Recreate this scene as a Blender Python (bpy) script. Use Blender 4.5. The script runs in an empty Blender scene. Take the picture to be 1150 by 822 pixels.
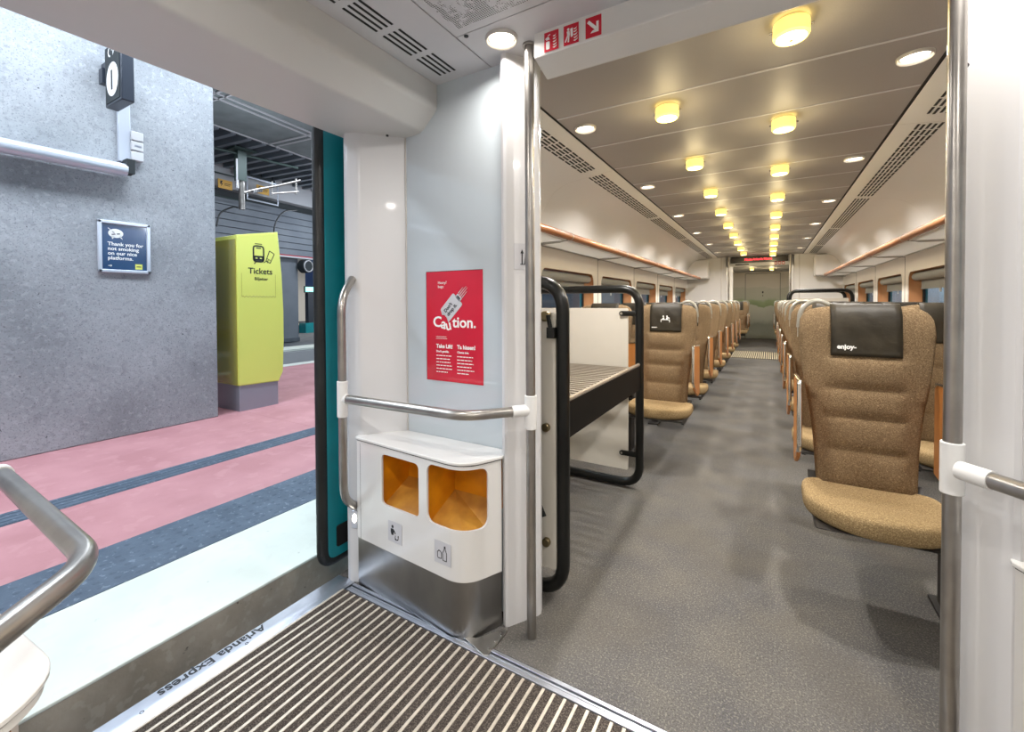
import bpy, bmesh, math, random
from mathutils import Vector, Matrix
random.seed(7)
S = bpy.context.scene
C = S.collection
PI = math.pi

# ------------------------------------------------------------------ camera
FPX = 489.67
yaw, pitch, roll = [math.radians(v) for v in (30.53, 0.97, 0.285)]
right = Vector((math.cos(yaw), math.sin(yaw), 0)); fwd0 = Vector((-math.sin(yaw), math.cos(yaw), 0)); dn0 = Vector((0, 0, -1))
fwd = math.cos(pitch) * fwd0 + math.sin(pitch) * dn0
dn1 = -math.sin(pitch) * fwd0 + math.cos(pitch) * dn0
rt = math.cos(roll) * right + math.sin(roll) * dn1
dn = -math.sin(roll) * right + math.cos(roll) * dn1
cd = bpy.data.cameras.new('camera'); cam = bpy.data.objects.new('camera', cd); C.objects.link(cam)
mw = Matrix.Identity(4)
for i in range(3):
    mw[i][0] = rt[i]; mw[i][1] = -dn[i]; mw[i][2] = -fwd[i]
mw[2][3] = 1.25
cam.matrix_world = mw
cd.sensor_fit = 'HORIZONTAL'; cd.sensor_width = 36; cd.lens = FPX / 1150 * 36
cd.shift_x = 0; cd.shift_y = -(411 - 347.46) / 1150
cd.clip_start = 0.02; cd.clip_end = 200
S.camera = cam

# ------------------------------------------------------------------ view, world, big lights
S.view_settings.view_transform = 'Standard'
S.view_settings.look = 'None'
S.view_settings.gamma = 1
S.view_settings.exposure = 0.18
S.view_settings.use_curve_mapping = False
w = bpy.data.worlds.new('world'); S.world = w; w.use_nodes = True
w.node_tree.nodes['Background'].inputs[0].default_value = (0.62, 0.72, 0.9, 1)
w.node_tree.nodes['Background'].inputs[1].default_value = 0.35
try:
    S.cycles.use_denoising = True
    S.cycles.max_bounces = 8; S.cycles.diffuse_bounces = 5; S.cycles.glossy_bounces = 4
    S.cycles.transmission_bounces = 6; S.cycles.transparent_max_bounces = 12
    S.cycles.sample_clamp_indirect = 4
except Exception:
    pass

def area(name, loc, size, power, col, rot=(0, 0, 0), sy=None, spread=None, disk=False):
    l = bpy.data.lights.new(name, 'AREA'); l.energy = power; l.color = col; l.size = size
    l.shape = 'DISK' if disk else ('RECTANGLE' if sy else 'SQUARE')
    if sy: l.size_y = sy
    if spread: l.spread = spread
    o = bpy.data.objects.new(name, l); o.location = loc; o.rotation_euler = rot; C.objects.link(o); return o

COOL = (0.80, 0.89, 1.0); NEUT = (1.0, 0.95, 0.90); YEL = (1.0, 0.80, 0.45)
# platform ceiling strips (above the platform, beside the train)
area('platform_light', (-4.15, 0.6, 4.5), 0.5, 240, COOL, sy=5.0)
area('platform_light', (-4.15, 6.5, 4.5), 0.5, 190, COOL, sy=5.0)
area('platform_light', (-4.2, -5.0, 4.55), 0.5, 150, COOL, sy=5.0)
area('track_light', (-10.2, 7.5, 4.9), 0.5, 200, COOL, sy=8.0)
for lx, ly, lp in ((-8.0, 4.5, 70), (-8.0, 9.5, 80), (-6.5, 16, 260), (-9, 27, 500), (-11.9, 9.0, 45)):  # added point lights without fixtures, brighten the station ceiling and left window views
    pl_ = bpy.data.lights.new('station_fill_light', 'POINT'); pl_.energy = lp; pl_.color = COOL; pl_.shadow_soft_size = .25
    po_ = bpy.data.objects.new('station_fill_light', pl_); po_.location = (lx, ly, 3.6); C.objects.link(po_)
area('far_platform_light', (-15.5, 12, 3.4), 0.8, 160, (1, .93, .82), sy=3)
for ry, rp in ((5, 180), (11, 240), (17, 300), (24, 340)):  # invented point lights, only there to brighten the wall outside the right windows
    pl_ = bpy.data.lights.new('right_fill_light', 'POINT'); pl_.energy = rp; pl_.color = COOL; pl_.shadow_soft_size = .25
    po_ = bpy.data.objects.new('right_fill_light', pl_); po_.location = (2.9, ry, 3.2); C.objects.link(po_)

# ------------------------------------------------------------------ materials
def lin(c):
    return tuple(((v / 255) / 12.92 if v / 255 <= 0.04045 else ((v / 255 + 0.055) / 1.055) ** 2.4) for v in c) + (1,)
def mat(name, rgb, rough=0.5, metal=0.0, coat=0.0, emit=None, es=0.0, spec=None):
    m = bpy.data.materials.new(name); m.use_nodes = True
    b = m.node_tree.nodes['Principled BSDF']
    b.inputs['Base Color'].default_value = lin(rgb); b.inputs['Roughness'].default_value = rough
    b.inputs['Metallic'].default_value = metal; b.inputs['Coat Weight'].default_value = coat
    b.inputs['Coat Roughness'].default_value = 0.06
    if spec is not None: b.inputs['Specular IOR Level'].default_value = spec
    if emit: b.inputs['Emission Color'].default_value = lin(emit); b.inputs['Emission Strength'].default_value = es
    return m
def noisy(m, c2, scale=20, detail=4, bump=0.0, bscale=None, lo=0.35, hi=0.65, stretch=None, extra=None, dist=0.01):
    """mix the base colour with c2 over object-space noise and add bump"""
    nt = m.node_tree; N = nt.nodes; L = nt.links; b = N['Principled BSDF']
    tc = N.new('ShaderNodeTexCoord'); mp = N.new('ShaderNodeMapping'); L.new(tc.outputs['Object'], mp.inputs[0])
    if stretch: mp.inputs['Scale'].default_value = stretch
    n = N.new('ShaderNodeTexNoise'); n.inputs['Scale'].default_value = scale; n.inputs['Detail'].default_value = detail
    L.new(mp.outputs[0], n.inputs['Vector'])
    r = N.new('ShaderNodeMapRange'); r.inputs[1].default_value = lo; r.inputs[2].default_value = hi; L.new(n.outputs[0], r.inputs[0])
    mx = N.new('ShaderNodeMix'); mx.data_type = 'RGBA'; mx.inputs[6].default_value = b.inputs['Base Color'].default_value
    mx.inputs[7].default_value = lin(c2); L.new(r.outputs[0], mx.inputs[0])
    out = mx.outputs[2]
    if extra:                                                    # (rgb, scale, threshold): sparse spots
        for (c3, sc3, th, amt) in extra:
            n3 = N.new('ShaderNodeTexNoise'); n3.inputs['Scale'].default_value = sc3; n3.inputs['Detail'].default_value = 5
            L.new(mp.outputs[0], n3.inputs['Vector'])
            r3 = N.new('ShaderNodeMapRange'); r3.inputs[1].default_value = th; r3.inputs[2].default_value = th + 0.06
            r3.inputs[4].default_value = amt; L.new(n3.outputs[0], r3.inputs[0])
            m3 = N.new('ShaderNodeMix'); m3.data_type = 'RGBA'; L.new(out, m3.inputs[6]); m3.inputs[7].default_value = lin(c3)
            L.new(r3.outputs[0], m3.inputs[0]); out = m3.outputs[2]
    L.new(out, b.inputs['Base Color'])
    if bump:
        nb = N.new('ShaderNodeTexNoise'); nb.inputs['Scale'].default_value = bscale or scale * 3; nb.inputs['Detail'].default_value = 5
        L.new(mp.outputs[0], nb.inputs['Vector'])
        bp = N.new('ShaderNodeBump'); bp.inputs['Strength'].default_value = bump; bp.inputs['Distance'].default_value = dist
        L.new(nb.outputs[0], bp.inputs['Height']); L.new(bp.outputs[0], b.inputs['Normal'])
    return m

M = {}
M['white'] = mat('white_panel', (212, 212, 213), 0.28, coat=0.3)
M['white_gloss'] = mat('white_gloss', (224, 223, 220), 0.2, coat=0.5)
M['blue_panel'] = mat('blue_grey_panel', (190, 199, 204), 0.08, coat=1.0)
M['header'] = mat('header_grey', (204, 203, 200), 0.4)
M['ceil'] = noisy(mat('ceiling_panel', (205, 205, 208), 0.35), (200, 200, 203), 3)
M['sceil'] = noisy(mat('saloon_ceiling', (160, 156, 152), 0.5, spec=.35), (154, 150, 146), 300, bump=0.05, bscale=500)
M['cove'] = mat('saloon_cove', (228, 226, 223), 0.3, coat=0.3)
M['wallin'] = mat('saloon_wall', (224, 218, 208), 0.4)
M['dark'] = mat('dark_gap', (16, 15, 15), 0.7)
M['black'] = noisy(mat('black_paint', (14, 15, 14), 0.3, spec=.35), (20, 21, 19), 6)
M['rubber'] = noisy(mat('black_rubber', (15, 17, 17), 0.4), (30, 33, 32), 5, bump=0.3, bscale=30)
M['teal'] = noisy(mat('teal_door', (14, 134, 144), 0.35, coat=0.2), (10, 120, 130), 4)
M['blackmatte'] = mat('black_matte', (9, 9, 8), 0.55, spec=.2)
M['steel'] = noisy(mat('brushed_steel', (176, 174, 170), 0.32, metal=1), (156, 154, 150), 4, stretch=(1, 1, 30))
M['tube'] = noisy(mat('grey_tube', (170, 166, 160), 0.3, metal=0.9), (150, 146, 141), 10)
M['kick'] = noisy(mat('steel_kickplate', (178, 176, 172), 0.3, metal=1), (140, 140, 140), 3, stretch=(1, 1, .5), bump=0.25, bscale=9, dist=0.01)
M['alu'] = noisy(mat('aluminium_sill', (196, 200, 208), 0.33, metal=0.85), (170, 174, 184), 6, bump=0.05)
M['yellow'] = noisy(mat('yellow_liner', (226, 150, 14), 0.45), (198, 126, 10), 9)
M['linerfloor'] = noisy(mat('yellow_liner_floor', (205, 150, 60), 0.5), (176, 122, 50), 12)
M['matdark'] = noisy(mat('mat_carpet', (62, 56, 52), 1.0, spec=.05), (112, 104, 96), 260, 2, bump=0.5, bscale=400, lo=.45, hi=.7)
M['matstrip'] = noisy(mat('mat_strip', (206, 196, 180), 0.45, metal=.25), (182, 172, 158), 40)
M['carpet'] = noisy(mat('carpet', (93, 92, 92), 1.0, spec=.05), (106, 103, 98), 4, 6, bump=0.5, bscale=350,
                    extra=[((72, 70, 66), 240, .5, .5), ((140, 135, 127), 150, .54, .5), ((74, 72, 68), 120, .55, .4), ((92, 88, 82), 1.6, .5, .3)], dist=.004)
M['fabric'] = noisy(mat('brown_fabric', (130, 110, 84), 0.95, spec=.15), (104, 86, 64), 190, 3, bump=0.8, bscale=300,
                    extra=[((170, 148, 114), 230, .56, .6)], dist=.004)
M['fabric_seat'] = noisy(mat('tan_fabric', (158, 136, 100), 0.95, spec=.15), (130, 109, 76), 190, 3, bump=0.8, bscale=300,
                         extra=[((198, 174, 130), 230, .56, .6)], dist=.004)
M['leather'] = noisy(mat('dark_leather', (40, 36, 28), 0.55, spec=.3), (52, 46, 33), 9, bump=0.5, bscale=14)
M['wood'] = noisy(mat('orange_wood', (190, 128, 66), 0.45), (172, 110, 52), 14, stretch=(1, 1, .15))
M['rod'] = noisy(mat('wood_rod', (158, 104, 66), 0.38, coat=.15), (142, 88, 52), 10, stretch=(1, .1, 1))
M['reveal'] = noisy(mat('wood_reveal', (190, 138, 92), 0.5), (176, 122, 78), 10, stretch=(1, 1, .2))
M['chrome'] = mat('chrome', (214, 212, 206), 0.16, metal=1)
M['gold'] = mat('brass_bolt', (150, 136, 104), 0.3, metal=1)
M['seatshell'] = mat('seat_shell', (40, 37, 34), 0.5)
M['handlegrey'] = mat('handle_grey', (172, 170, 160), 0.3, metal=.5)
M['blind'] = mat('grey_blind', (150, 152, 148), 0.7)
M['white_rack'] = noisy(mat('rack_panel', (214, 208, 196), 0.3, coat=.3), (205, 200, 188), 2)
M['shelfslat'] = mat('shelf_slat', (170, 160, 146), 0.35, metal=.6)

M['red'] = noisy(mat('poster_red', (206, 26, 52), 0.2, coat=1.0), (198, 22, 48), 4)
M['signred'] = mat('sign_red', (196, 16, 44), 0.4)
M['ink'] = mat('ink_white', (240, 240, 238), 0.5)
M['inkblack'] = mat('ink_black', (20, 22, 26), 0.5)
M['paper'] = mat('sticker_grey', (196, 196, 200), 0.45)
M['navy'] = noisy(mat('poster_navy', (42, 66, 104), 0.25, coat=.6), (48, 76, 116), 3)
M['navydark'] = mat('sign_box', (46, 52, 62), 0.35)
M['frame'] = mat('poster_frame', (206, 212, 222), 0.3, metal=.3)
M['lime'] = mat('lime_plastic', (228, 234, 116), 0.35, coat=.2)
M['limeglass'] = mat('lime_side', (168, 162, 70), 0.12, coat=1)
M['plinth'] = mat('grey_plinth', (160, 166, 176), 0.3, metal=.5)
M['concrete'] = noisy(mat('concrete_wall', (132, 137, 141), 0.85), (178, 182, 186), 1.3, 10, bump=0.35, bscale=30, lo=.25, hi=.75,
                      extra=[((122, 126, 130), 17, .56, .30), ((188, 191, 196), 26, .57, .30), ((62, 64, 68), 36, .69, .85), ((112, 114, 118), 80, .57, .5)])
M['concrete2'] = noisy(mat('concrete_edge', (164, 156, 142), 0.9), (138, 130, 116), 5, 9, bump=0.3, bscale=30,
                       extra=[((60, 54, 46), 30, .68, .8), ((172, 166, 152), 25, .56, .4)])
M['kerb'] = noisy(mat('kerb_white', (214, 220, 211), 0.8), (200, 206, 197), 2, 9, bump=0.15, bscale=30,
                  extra=[((120, 124, 116), 26, .71, .6), ((196, 200, 192), 13, .58, .3)])
M['pink'] = noisy(mat('pink_paving', (186, 134, 138), 0.75), (172, 120, 124), 2.4, 8, bump=0.1, bscale=40,
                  extra=[((200, 152, 154), 7, .56, .25), ((150, 100, 104), 60, .66, .4)])
M['tactile'] = noisy(mat('tactile_blue', (84, 98, 114), 0.7), (70, 84, 100), 7, 6, extra=[((128, 142, 156), 34, .6, .5)], bump=.2, bscale=60)
M['asphalt'] = noisy(mat('asphalt', (74, 80, 86), 0.9), (92, 98, 104), 3)
M['pale'] = mat('station_pale', (178, 178, 180), 0.6)
M['stceil'] = noisy(mat('station_ceiling', (120, 128, 128), 0.8), (108, 116, 116), 3)
M['clad'] = noisy(mat('grey_cladding', (112, 118, 124), 0.6), (98, 104, 112), 1.2)
M['equip'] = mat('dark_equipment', (36, 42, 44), 0.6)
M['greenish'] = mat('dark_green_steel', (44, 58, 54), 0.5)
M['warn'] = mat('warning_yellow', (214, 164, 70), 0.5)
M['farstrip'] = mat('far_mat_strip', (190, 180, 150), 0.6)
M['beige'] = mat('beige_panel', (240, 232, 218), 0.6)
M['bluewall'] = mat('blue_hoarding', (92, 120, 170), 0.5)
M['lensw'] = mat('downlight_lens', (255, 250, 240), 0.2, emit=(255, 240, 218), es=6)
M['lenscold'] = mat('cold_lens', (255, 255, 255), 0.2, emit=(225, 240, 255), es=7)
M['lampglow'] = mat('warm_lamp_glass', (255, 240, 180), 0.3, emit=(255, 228, 120), es=.85)
M['lampcore'] = mat('warm_lamp_core', (255, 240, 180), 0.3, emit=(255, 240, 170), es=4)
M['exit'] = mat('exit_lit', (120, 240, 220), 0.4, emit=(120, 240, 230), es=2.5)
M['screen'] = mat('display_black', (26, 16, 14), 0.25)
M['led'] = mat('led_red', (255, 50, 60), 0.4, emit=(255, 40, 60), es=3)
M['vinylgrey'] = mat('collar_white', (228, 228, 226), 0.35)
M['lightring'] = mat('light_ring', (206, 202, 196), 0.3, metal=.3)

def glassmat():
    m = bpy.data.materials.new('window_glass'); m.use_nodes = True; nt = m.node_tree; nt.nodes.clear()
    o = nt.nodes.new('ShaderNodeOutputMaterial'); t = nt.nodes.new('ShaderNodeBsdfTransparent'); t.inputs[0].default_value = (.8, .86, .88, 1)
    g = nt.nodes.new('ShaderNodeBsdfGlossy'); g.inputs['Roughness'].default_value = 0.02
    lw = nt.nodes.new('ShaderNodeLayerWeight'); lw.inputs[0].default_value = .5
    pw = nt.nodes.new('ShaderNodeMath'); pw.operation = 'POWER'; pw.inputs[1].default_value = 5; nt.links.new(lw.outputs['Facing'], pw.inputs[0])
    f = nt.nodes.new('ShaderNodeMath'); f.operation = 'MULTIPLY_ADD'; f.inputs[1].default_value = .35; f.inputs[2].default_value = .03; nt.links.new(pw.outputs[0], f.inputs[0])
    x = nt.nodes.new('ShaderNodeMixShader'); nt.links.new(f.outputs[0], x.inputs[0]); nt.links.new(t.outputs[0], x.inputs[1]); nt.links.new(g.outputs[0], x.inputs[2])
    nt.links.new(x.outputs[0], o.inputs[0]); return m
M['glass'] = glassmat()
def frostmat():
    m = bpy.data.materials.new('frosted_shelf'); m.use_nodes = True; nt = m.node_tree; b = nt.nodes['Principled BSDF']; o = nt.nodes['Material Output']
    b.inputs['Base Color'].default_value = lin((232, 232, 230)); b.inputs['Roughness'].default_value = .3
    t = nt.nodes.new('ShaderNodeBsdfTranslucent'); t.inputs[0].default_value = lin((244, 244, 242))
    x = nt.nodes.new('ShaderNodeMixShader'); x.inputs[0].default_value = .62
    nt.links.new(b.outputs[0], x.inputs[1]); nt.links.new(t.outputs[0], x.inputs[2]); nt.links.new(x.outputs[0], o.inputs[0]); return m
M['frost'] = frostmat()

def perforated():
    """light panel with a landscape drawn in small punched holes"""
    m = mat('perforated_panel', (205, 205, 208), 0.35); nt = m.node_tree; N = nt.nodes; L = nt.links; b = N['Principled BSDF']
    tc = N.new('ShaderNodeTexCoord')
    sc = N.new('ShaderNodeVectorMath'); sc.operation = 'SCALE'; sc.inputs['Scale'].default_value = 135; L.new(tc.outputs['Object'], sc.inputs[0])
    fr = N.new('ShaderNodeVectorMath'); fr.operation = 'FRACTION'; L.new(sc.outputs[0], fr.inputs[0])
    sb = N.new('ShaderNodeVectorMath'); sb.operation = 'SUBTRACT'; sb.inputs[1].default_value = (.5, .5, 0); L.new(fr.outputs[0], sb.inputs[0])
    sp = N.new('ShaderNodeSeparateXYZ'); L.new(sb.outputs[0], sp.inputs[0])
    cb = N.new('ShaderNodeCombineXYZ'); L.new(sp.outputs[0], cb.inputs[0]); L.new(sp.outputs[1], cb.inputs[1])
    ln = N.new('ShaderNodeVectorMath'); ln.operation = 'LENGTH'; L.new(cb.outputs[0], ln.inputs[0])
    dot = N.new('ShaderNodeMath'); dot.operation = 'LESS_THAN'; dot.inputs[1].default_value = .36; L.new(ln.outputs['Value'], dot.inputs[0])
    n = N.new('ShaderNodeTexNoise'); n.inputs['Scale'].default_value = 7; n.inputs['Detail'].default_value = 9; n.inputs['Roughness'].default_value = .78
    L.new(tc.outputs['Object'], n.inputs['Vector'])
    gt = N.new('ShaderNodeMath'); gt.operation = 'GREATER_THAN'; gt.inputs[1].default_value = .507; L.new(n.outputs[0], gt.inputs[0])
    w_ = N.new('ShaderNodeTexWave'); w_.inputs['Scale'].default_value = 2.4; w_.inputs['Distortion'].default_value = 9; w_.inputs['Detail'].default_value = 3
    L.new(tc.outputs['Object'], w_.inputs['Vector'])
    g2 = N.new('ShaderNodeMath'); g2.operation = 'GREATER_THAN'; g2.inputs[1].default_value = .93; L.new(w_.outputs[1], g2.inputs[0])
    ad = N.new('ShaderNodeMath'); ad.operation = 'MAXIMUM'; L.new(gt.outputs[0], ad.inputs[0]); L.new(g2.outputs[0], ad.inputs[1])
    mu = N.new('ShaderNodeMath'); mu.operation = 'MULTIPLY'; L.new(ad.outputs[0], mu.inputs[0]); L.new(dot.outputs[0], mu.inputs[1])
    mx = N.new('ShaderNodeMix'); mx.data_type = 'RGBA'; mx.inputs[6].default_value = b.inputs['Base Color'].default_value
    mx.inputs[7].default_value = lin((18, 18, 20)); L.new(mu.outputs[0], mx.inputs[0]); L.new(mx.outputs[2], b.inputs['Base Color'])
    return m
M['perf'] = perforated()

def mural():
    """misty printed landscape: pale sky, hills, green tree line, grey water"""
    m = mat('mural', (190, 186, 170), 0.5); nt = m.node_tree; N = nt.nodes; L = nt.links; b = N['Principled BSDF']
    tc = N.new('ShaderNodeTexCoord'); sp = N.new('ShaderNodeSeparateXYZ'); L.new(tc.outputs['Object'], sp.inputs[0])
    n = N.new('ShaderNodeTexNoise'); n.inputs['Scale'].default_value = 2.5; n.inputs['Detail'].default_value = 6; L.new(tc.outputs['Object'], n.inputs['Vector'])
    a = N.new('ShaderNodeMath'); a.operation = 'MULTIPLY_ADD'; a.inputs[1].default_value = .35; L.new(n.outputs[0], a.inputs[0]); L.new(sp.outputs[2], a.inputs[2])
    r = N.new('ShaderNodeMapRange'); r.inputs[1].default_value = .17; r.inputs[2].default_value = 2.3; L.new(a.outputs[0], r.inputs[0])
    cr = N.new('ShaderNodeValToRGB'); L.new(r.outputs[0], cr.inputs[0]); e = cr.color_ramp.elements
    e[0].position = 0; e[0].color = lin((150, 152, 138)); e[1].position = 1; e[1].color = lin((232, 222, 206))
    for p, c in ((.22, (134, 138, 124)), (.3, (172, 174, 160)), (.5, (196, 198, 182)), (.515, (140, 158, 112)), (.58, (160, 178, 134)), (.62, (198, 202, 182)), (.78, (214, 212, 196)), (.8, (228, 222, 208))):
        x = e.new(p); x.color = lin(c)
    L.new(cr.outputs[0], b.inputs['Base Color']); return m
M['mural'] = mural()

# ------------------------------------------------------------------ mesh helpers
def BM(): return bmesh.new()
def obj(name, bm, m, parent=None, smooth=True, bevel=0, loc=None, ang=35, wn=False):
    bmesh.ops.recalc_face_normals(bm, faces=bm.faces)
    me = bpy.data.meshes.new(name); bm.to_mesh(me); bm.free()
    if m is not None:
        me.materials.append(M[m] if isinstance(m, str) else m)
    o = bpy.data.objects.new(name, me); C.objects.link(o)
    if smooth:
        me.shade_smooth() if hasattr(me, 'shade_smooth') else None
        try: me.set_sharp_from_angle(angle=math.radians(ang))
        except Exception: pass
    if bevel:
        b = o.modifiers.new('bevel', 'BEVEL'); b.width = bevel; b.segments = 2; b.limit_method = 'ANGLE'; b.angle_limit = math.radians(40)
    if wn: q_ = o.modifiers.new('wn', 'WEIGHTED_NORMAL'); q_.keep_sharp = True; q_.weight = 80
    if loc: o.location = loc
    if parent is not None: o.parent = parent
    return o
def box(bm, x0, x1, y0, y1, z0, z1):
    v = [bm.verts.new((x, y, z)) for z in (z0, z1) for y in (y0, y1) for x in (x0, x1)]
    for f in ((0, 2, 3, 1), (4, 5, 7, 6), (0, 1, 5, 4), (2, 6, 7, 3), (0, 4, 6, 2), (1, 3, 7, 5)):
        bm.faces.new([v[i] for i in f])
    return v
def bx(*a):
    bm = BM(); box(bm, *a); return bm
def tube(bm, pts, r, seg=12, closed=False, sq=None):
    """sweep a round (or squashed sq=(a,b)) section along pts with mitred joints"""
    P = [Vector(p) for p in pts]; n = len(P); rings = []
    prev = None
    for i in range(n):
        if closed: d0 = (P[i] - P[i - 1]).normalized(); d1 = (P[(i + 1) % n] - P[i]).normalized()
        else:
            d0 = (P[i] - P[i - 1]).normalized() if i else (P[1] - P[0]).normalized()
            d1 = (P[i + 1] - P[i]).normalized() if i < n - 1 else d0
        t = (d0 + d1).normalized()
        if prev is None:
            up = Vector((0, 0, 1)) if abs(t.z) < 0.9 else Vector((0, 1, 0))
            u = t.cross(up).normalized()
        else:
            u = (prev - t * prev.dot(t)).normalized()
        prev = u; v = t.cross(u)
        k = 1 / max(0.5, math.cos(d0.angle(d1) / 2)) if (d0 - d1).length > 1e-6 else 1
        bend = (d1 - d0); bn = bend.normalized() if bend.length > 1e-6 else None
        ring = []
        for j in range(seg):
            a = 2 * PI * j / seg
            rr = (r, r) if sq is None else sq
            o = u * math.cos(a) * rr[0] + v * math.sin(a) * rr[1]
            if bn is not None: o = o + bn * o.dot(bn) * (k - 1)
            ring.append(bm.verts.new(P[i] + o))
        rings.append(ring)
    m = n if closed else n - 1
    for i in range(m):
        A, B = rings[i], rings[(i + 1) % n]
        for j in range(seg): bm.faces.new((A[j], A[(j + 1) % seg], B[(j + 1) % seg], B[j]))
    if not closed:
        bm.faces.new(rings[0][::-1]); bm.faces.new(rings[-1])
    return bm
def rpath(pts, rad, n=6, closed=False):
    """round the corners of a polyline"""
    P = [Vector(p) for p in pts]; out = []; N_ = len(P)
    for i in range(N_):
        if not closed and i in (0, N_ - 1): out.append(P[i]); continue
        a, b, c = P[i - 1], P[i], P[(i + 1) % N_]
        r = rad[i] if isinstance(rad, (list, tuple)) else rad
        da = (a - b); dc = (c - b); l = min(r, da.length * .49, dc.length * .49)
        if l < 1e-5: out.append(b); continue
        p0 = b + da.normalized() * l; p1 = b + dc.normalized() * l
        for k in range(n + 1):
            t = k / n; out.append((1 - t) ** 2 * p0 * 1 + 2 * t * (1 - t) * b + t * t * p1)
    return out
def cyl(bm, p0, p1, r, seg=20): return tube(bm, [p0, p1], r, seg)
def prism(bm, poly, z0, z1):
    a = [bm.verts.new((p[0], p[1], z0)) for p in poly]; b = [bm.verts.new((p[0], p[1], z1)) for p in poly]
    n = len(poly)
    bm.faces.new(a[::-1]); bm.faces.new(b)
    for i in range(n): bm.faces.new((a[i], a[(i + 1) % n], b[(i + 1) % n], b[i]))
    return bm
def extr(bm, poly, axis, d0, d1):
    """2-D polygon swept along an axis: 'y' poly=(x,z); 'x' poly=(y,z)"""
    def P(p, d): return (p[0], d, p[1]) if axis == 'y' else (d, p[0], p[1])
    a = [bm.verts.new(P(p, d0)) for p in poly]; b = [bm.verts.new(P(p, d1)) for p in poly]; n = len(poly)
    bm.faces.new(a[::-1]); bm.faces.new(b)
    for i in range(n): bm.faces.new((a[i], a[(i + 1) % n], b[(i + 1) % n], b[i]))
    return bm
def sheet(bm, line, axis, d0, d1):
    """open polyline (2-D) swept: a thin skin"""
    def P(p, d): return (p[0], d, p[1]) if axis == 'y' else (d, p[0], p[1])
    a = [bm.verts.new(P(p, d0)) for p in line]; b = [bm.verts.new(P(p, d1)) for p in line]
    for i in range(len(line) - 1): bm.faces.new((a[i], a[i + 1], b[i + 1], b[i]))
    return bm
def solid(o, t, off=-1):
    m = o.modifiers.new('solid', 'SOLIDIFY'); m.thickness = t; m.offset = off; return o
def rrect(x0, x1, y0, y1, r, n=5):
    out = []
    for cx, cy, a0 in ((x1 - r, y0 + r, -PI / 2), (x1 - r, y1 - r, 0), (x0 + r, y1 - r, PI / 2), (x0 + r, y0 + r, PI)):
        for k in range(n + 1):
            a = a0 + PI / 2 * k / n; out.append((cx + r * math.cos(a), cy + r * math.sin(a)))
    return out
def holed(outer, holes):
    """flat face in (u,v) with holes, returned as bmesh in the z=0 plane"""
    bm = BM(); E = []
    for loop in [outer] + holes:
        vs = [bm.verts.new((p[0], p[1], 0)) for p in loop]
        for i in range(len(vs)): E.append(bm.edges.new((vs[i], vs[(i + 1) % len(vs)])))
    bmesh.ops.triangle_fill(bm, use_beauty=True, use_dissolve=False, edges=E)
    return bm
def remap(bm, f):
    for v in bm.verts: v.co = Vector(f(*v.co))
    return bm
def disc(bm, c, r, h, seg=24, axis='z'):
    c = Vector(c); d = {'z': Vector((0, 0, h)), 'y': Vector((0, h, 0)), 'x': Vector((h, 0, 0))}[axis]
    return tube(bm, [c, c + d], r, seg)
def poly3(bm, pts): bm.faces.new([bm.verts.new(p) for p in pts])

def tag(o, label=None, cat=None, group=None, kind=None):
    if label: o['label'] = label
    if cat: o['category'] = cat
    if group: o['group'] = group
    if kind: o['kind'] = kind
    return o
def empty(name, loc=(0, 0, 0), rz=0, label=None, cat=None, group=None):
    o = bpy.data.objects.new(name, None); o.location = loc; o.rotation_euler = (0, 0, rz); o.empty_display_size = .05; C.objects.link(o)
    return tag(o, label, cat, group)
def struct(name, bm, m, parent=None, label=None, **k):
    o = obj(name, bm, m, parent, **k)
    if parent is None: o['kind'] = 'structure'
    if label: o['label'] = label
    return o
def copytree(r, loc=None, label=None, group=None):
    c = r.copy(); C.objects.link(c)
    if loc is not None: c.location = loc
    if label: c['label'] = label
    if group: c['group'] = group
    for ch in list(r.children):
        d = ch.copy(); C.objects.link(d); d.parent = c; d.matrix_parent_inverse = ch.matrix_parent_inverse.copy()
        for g in list(ch.children):
            e = g.copy(); C.objects.link(e); e.parent = d; e.matrix_parent_inverse = g.matrix_parent_inverse.copy()
    return c
def text(name, s, size, m, parent, origin, xdir, ydir, ext=0.0004, align='LEFT', spacing=1.0, bold=0.0, line=1.0, sx=1.0):
    cu = bpy.data.curves.new(name, 'FONT'); cu.body = s; cu.size = size; cu.extrude = ext; cu.align_x = align
    cu.space_character = spacing; cu.offset = bold; cu.space_line = line; cu.resolution_u = 3
    t = bpy.data.objects.new(name + '_tmp', cu); C.objects.link(t)
    dg = bpy.context.evaluated_depsgraph_get(); me = bpy.data.meshes.new_from_object(t.evaluated_get(dg))
    bpy.data.objects.remove(t); bpy.data.curves.remove(cu)
    X = Vector(xdir).normalized(); Y = Vector(ydir).normalized(); Z = X.cross(Y)
    mt = Matrix((X * sx, Y, Z)).transposed().to_4x4(); mt.translation = Vector(origin)
    me.transform(mt); me.materials.clear(); me.materials.append(M[m])
    o = bpy.data.objects.new(name, me); C.objects.link(o)
    if parent is not None: o.parent = parent
    return o
def plate2d(bm, poly, origin, xdir, ydir, t=0.0006, z0=0.0):
    """flat printed shape, poly in local (u,v), on a surface whose normal is xdir x ydir"""
    X = Vector(xdir).normalized(); Y = Vector(ydir).normalized(); Z = X.cross(Y); O = Vector(origin)
    a = [bm.verts.new(O + X * p[0] + Y * p[1] + Z * z0) for p in poly]; b = [bm.verts.new(O + X * p[0] + Y * p[1] + Z * (z0 + t)) for p in poly]; n = len(poly)
    bm.faces.new(a[::-1]); bm.faces.new(b)
    for i in range(n): bm.faces.new((a[i], a[(i + 1) % n], b[(i + 1) % n], b[i]))
    return bm
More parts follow.
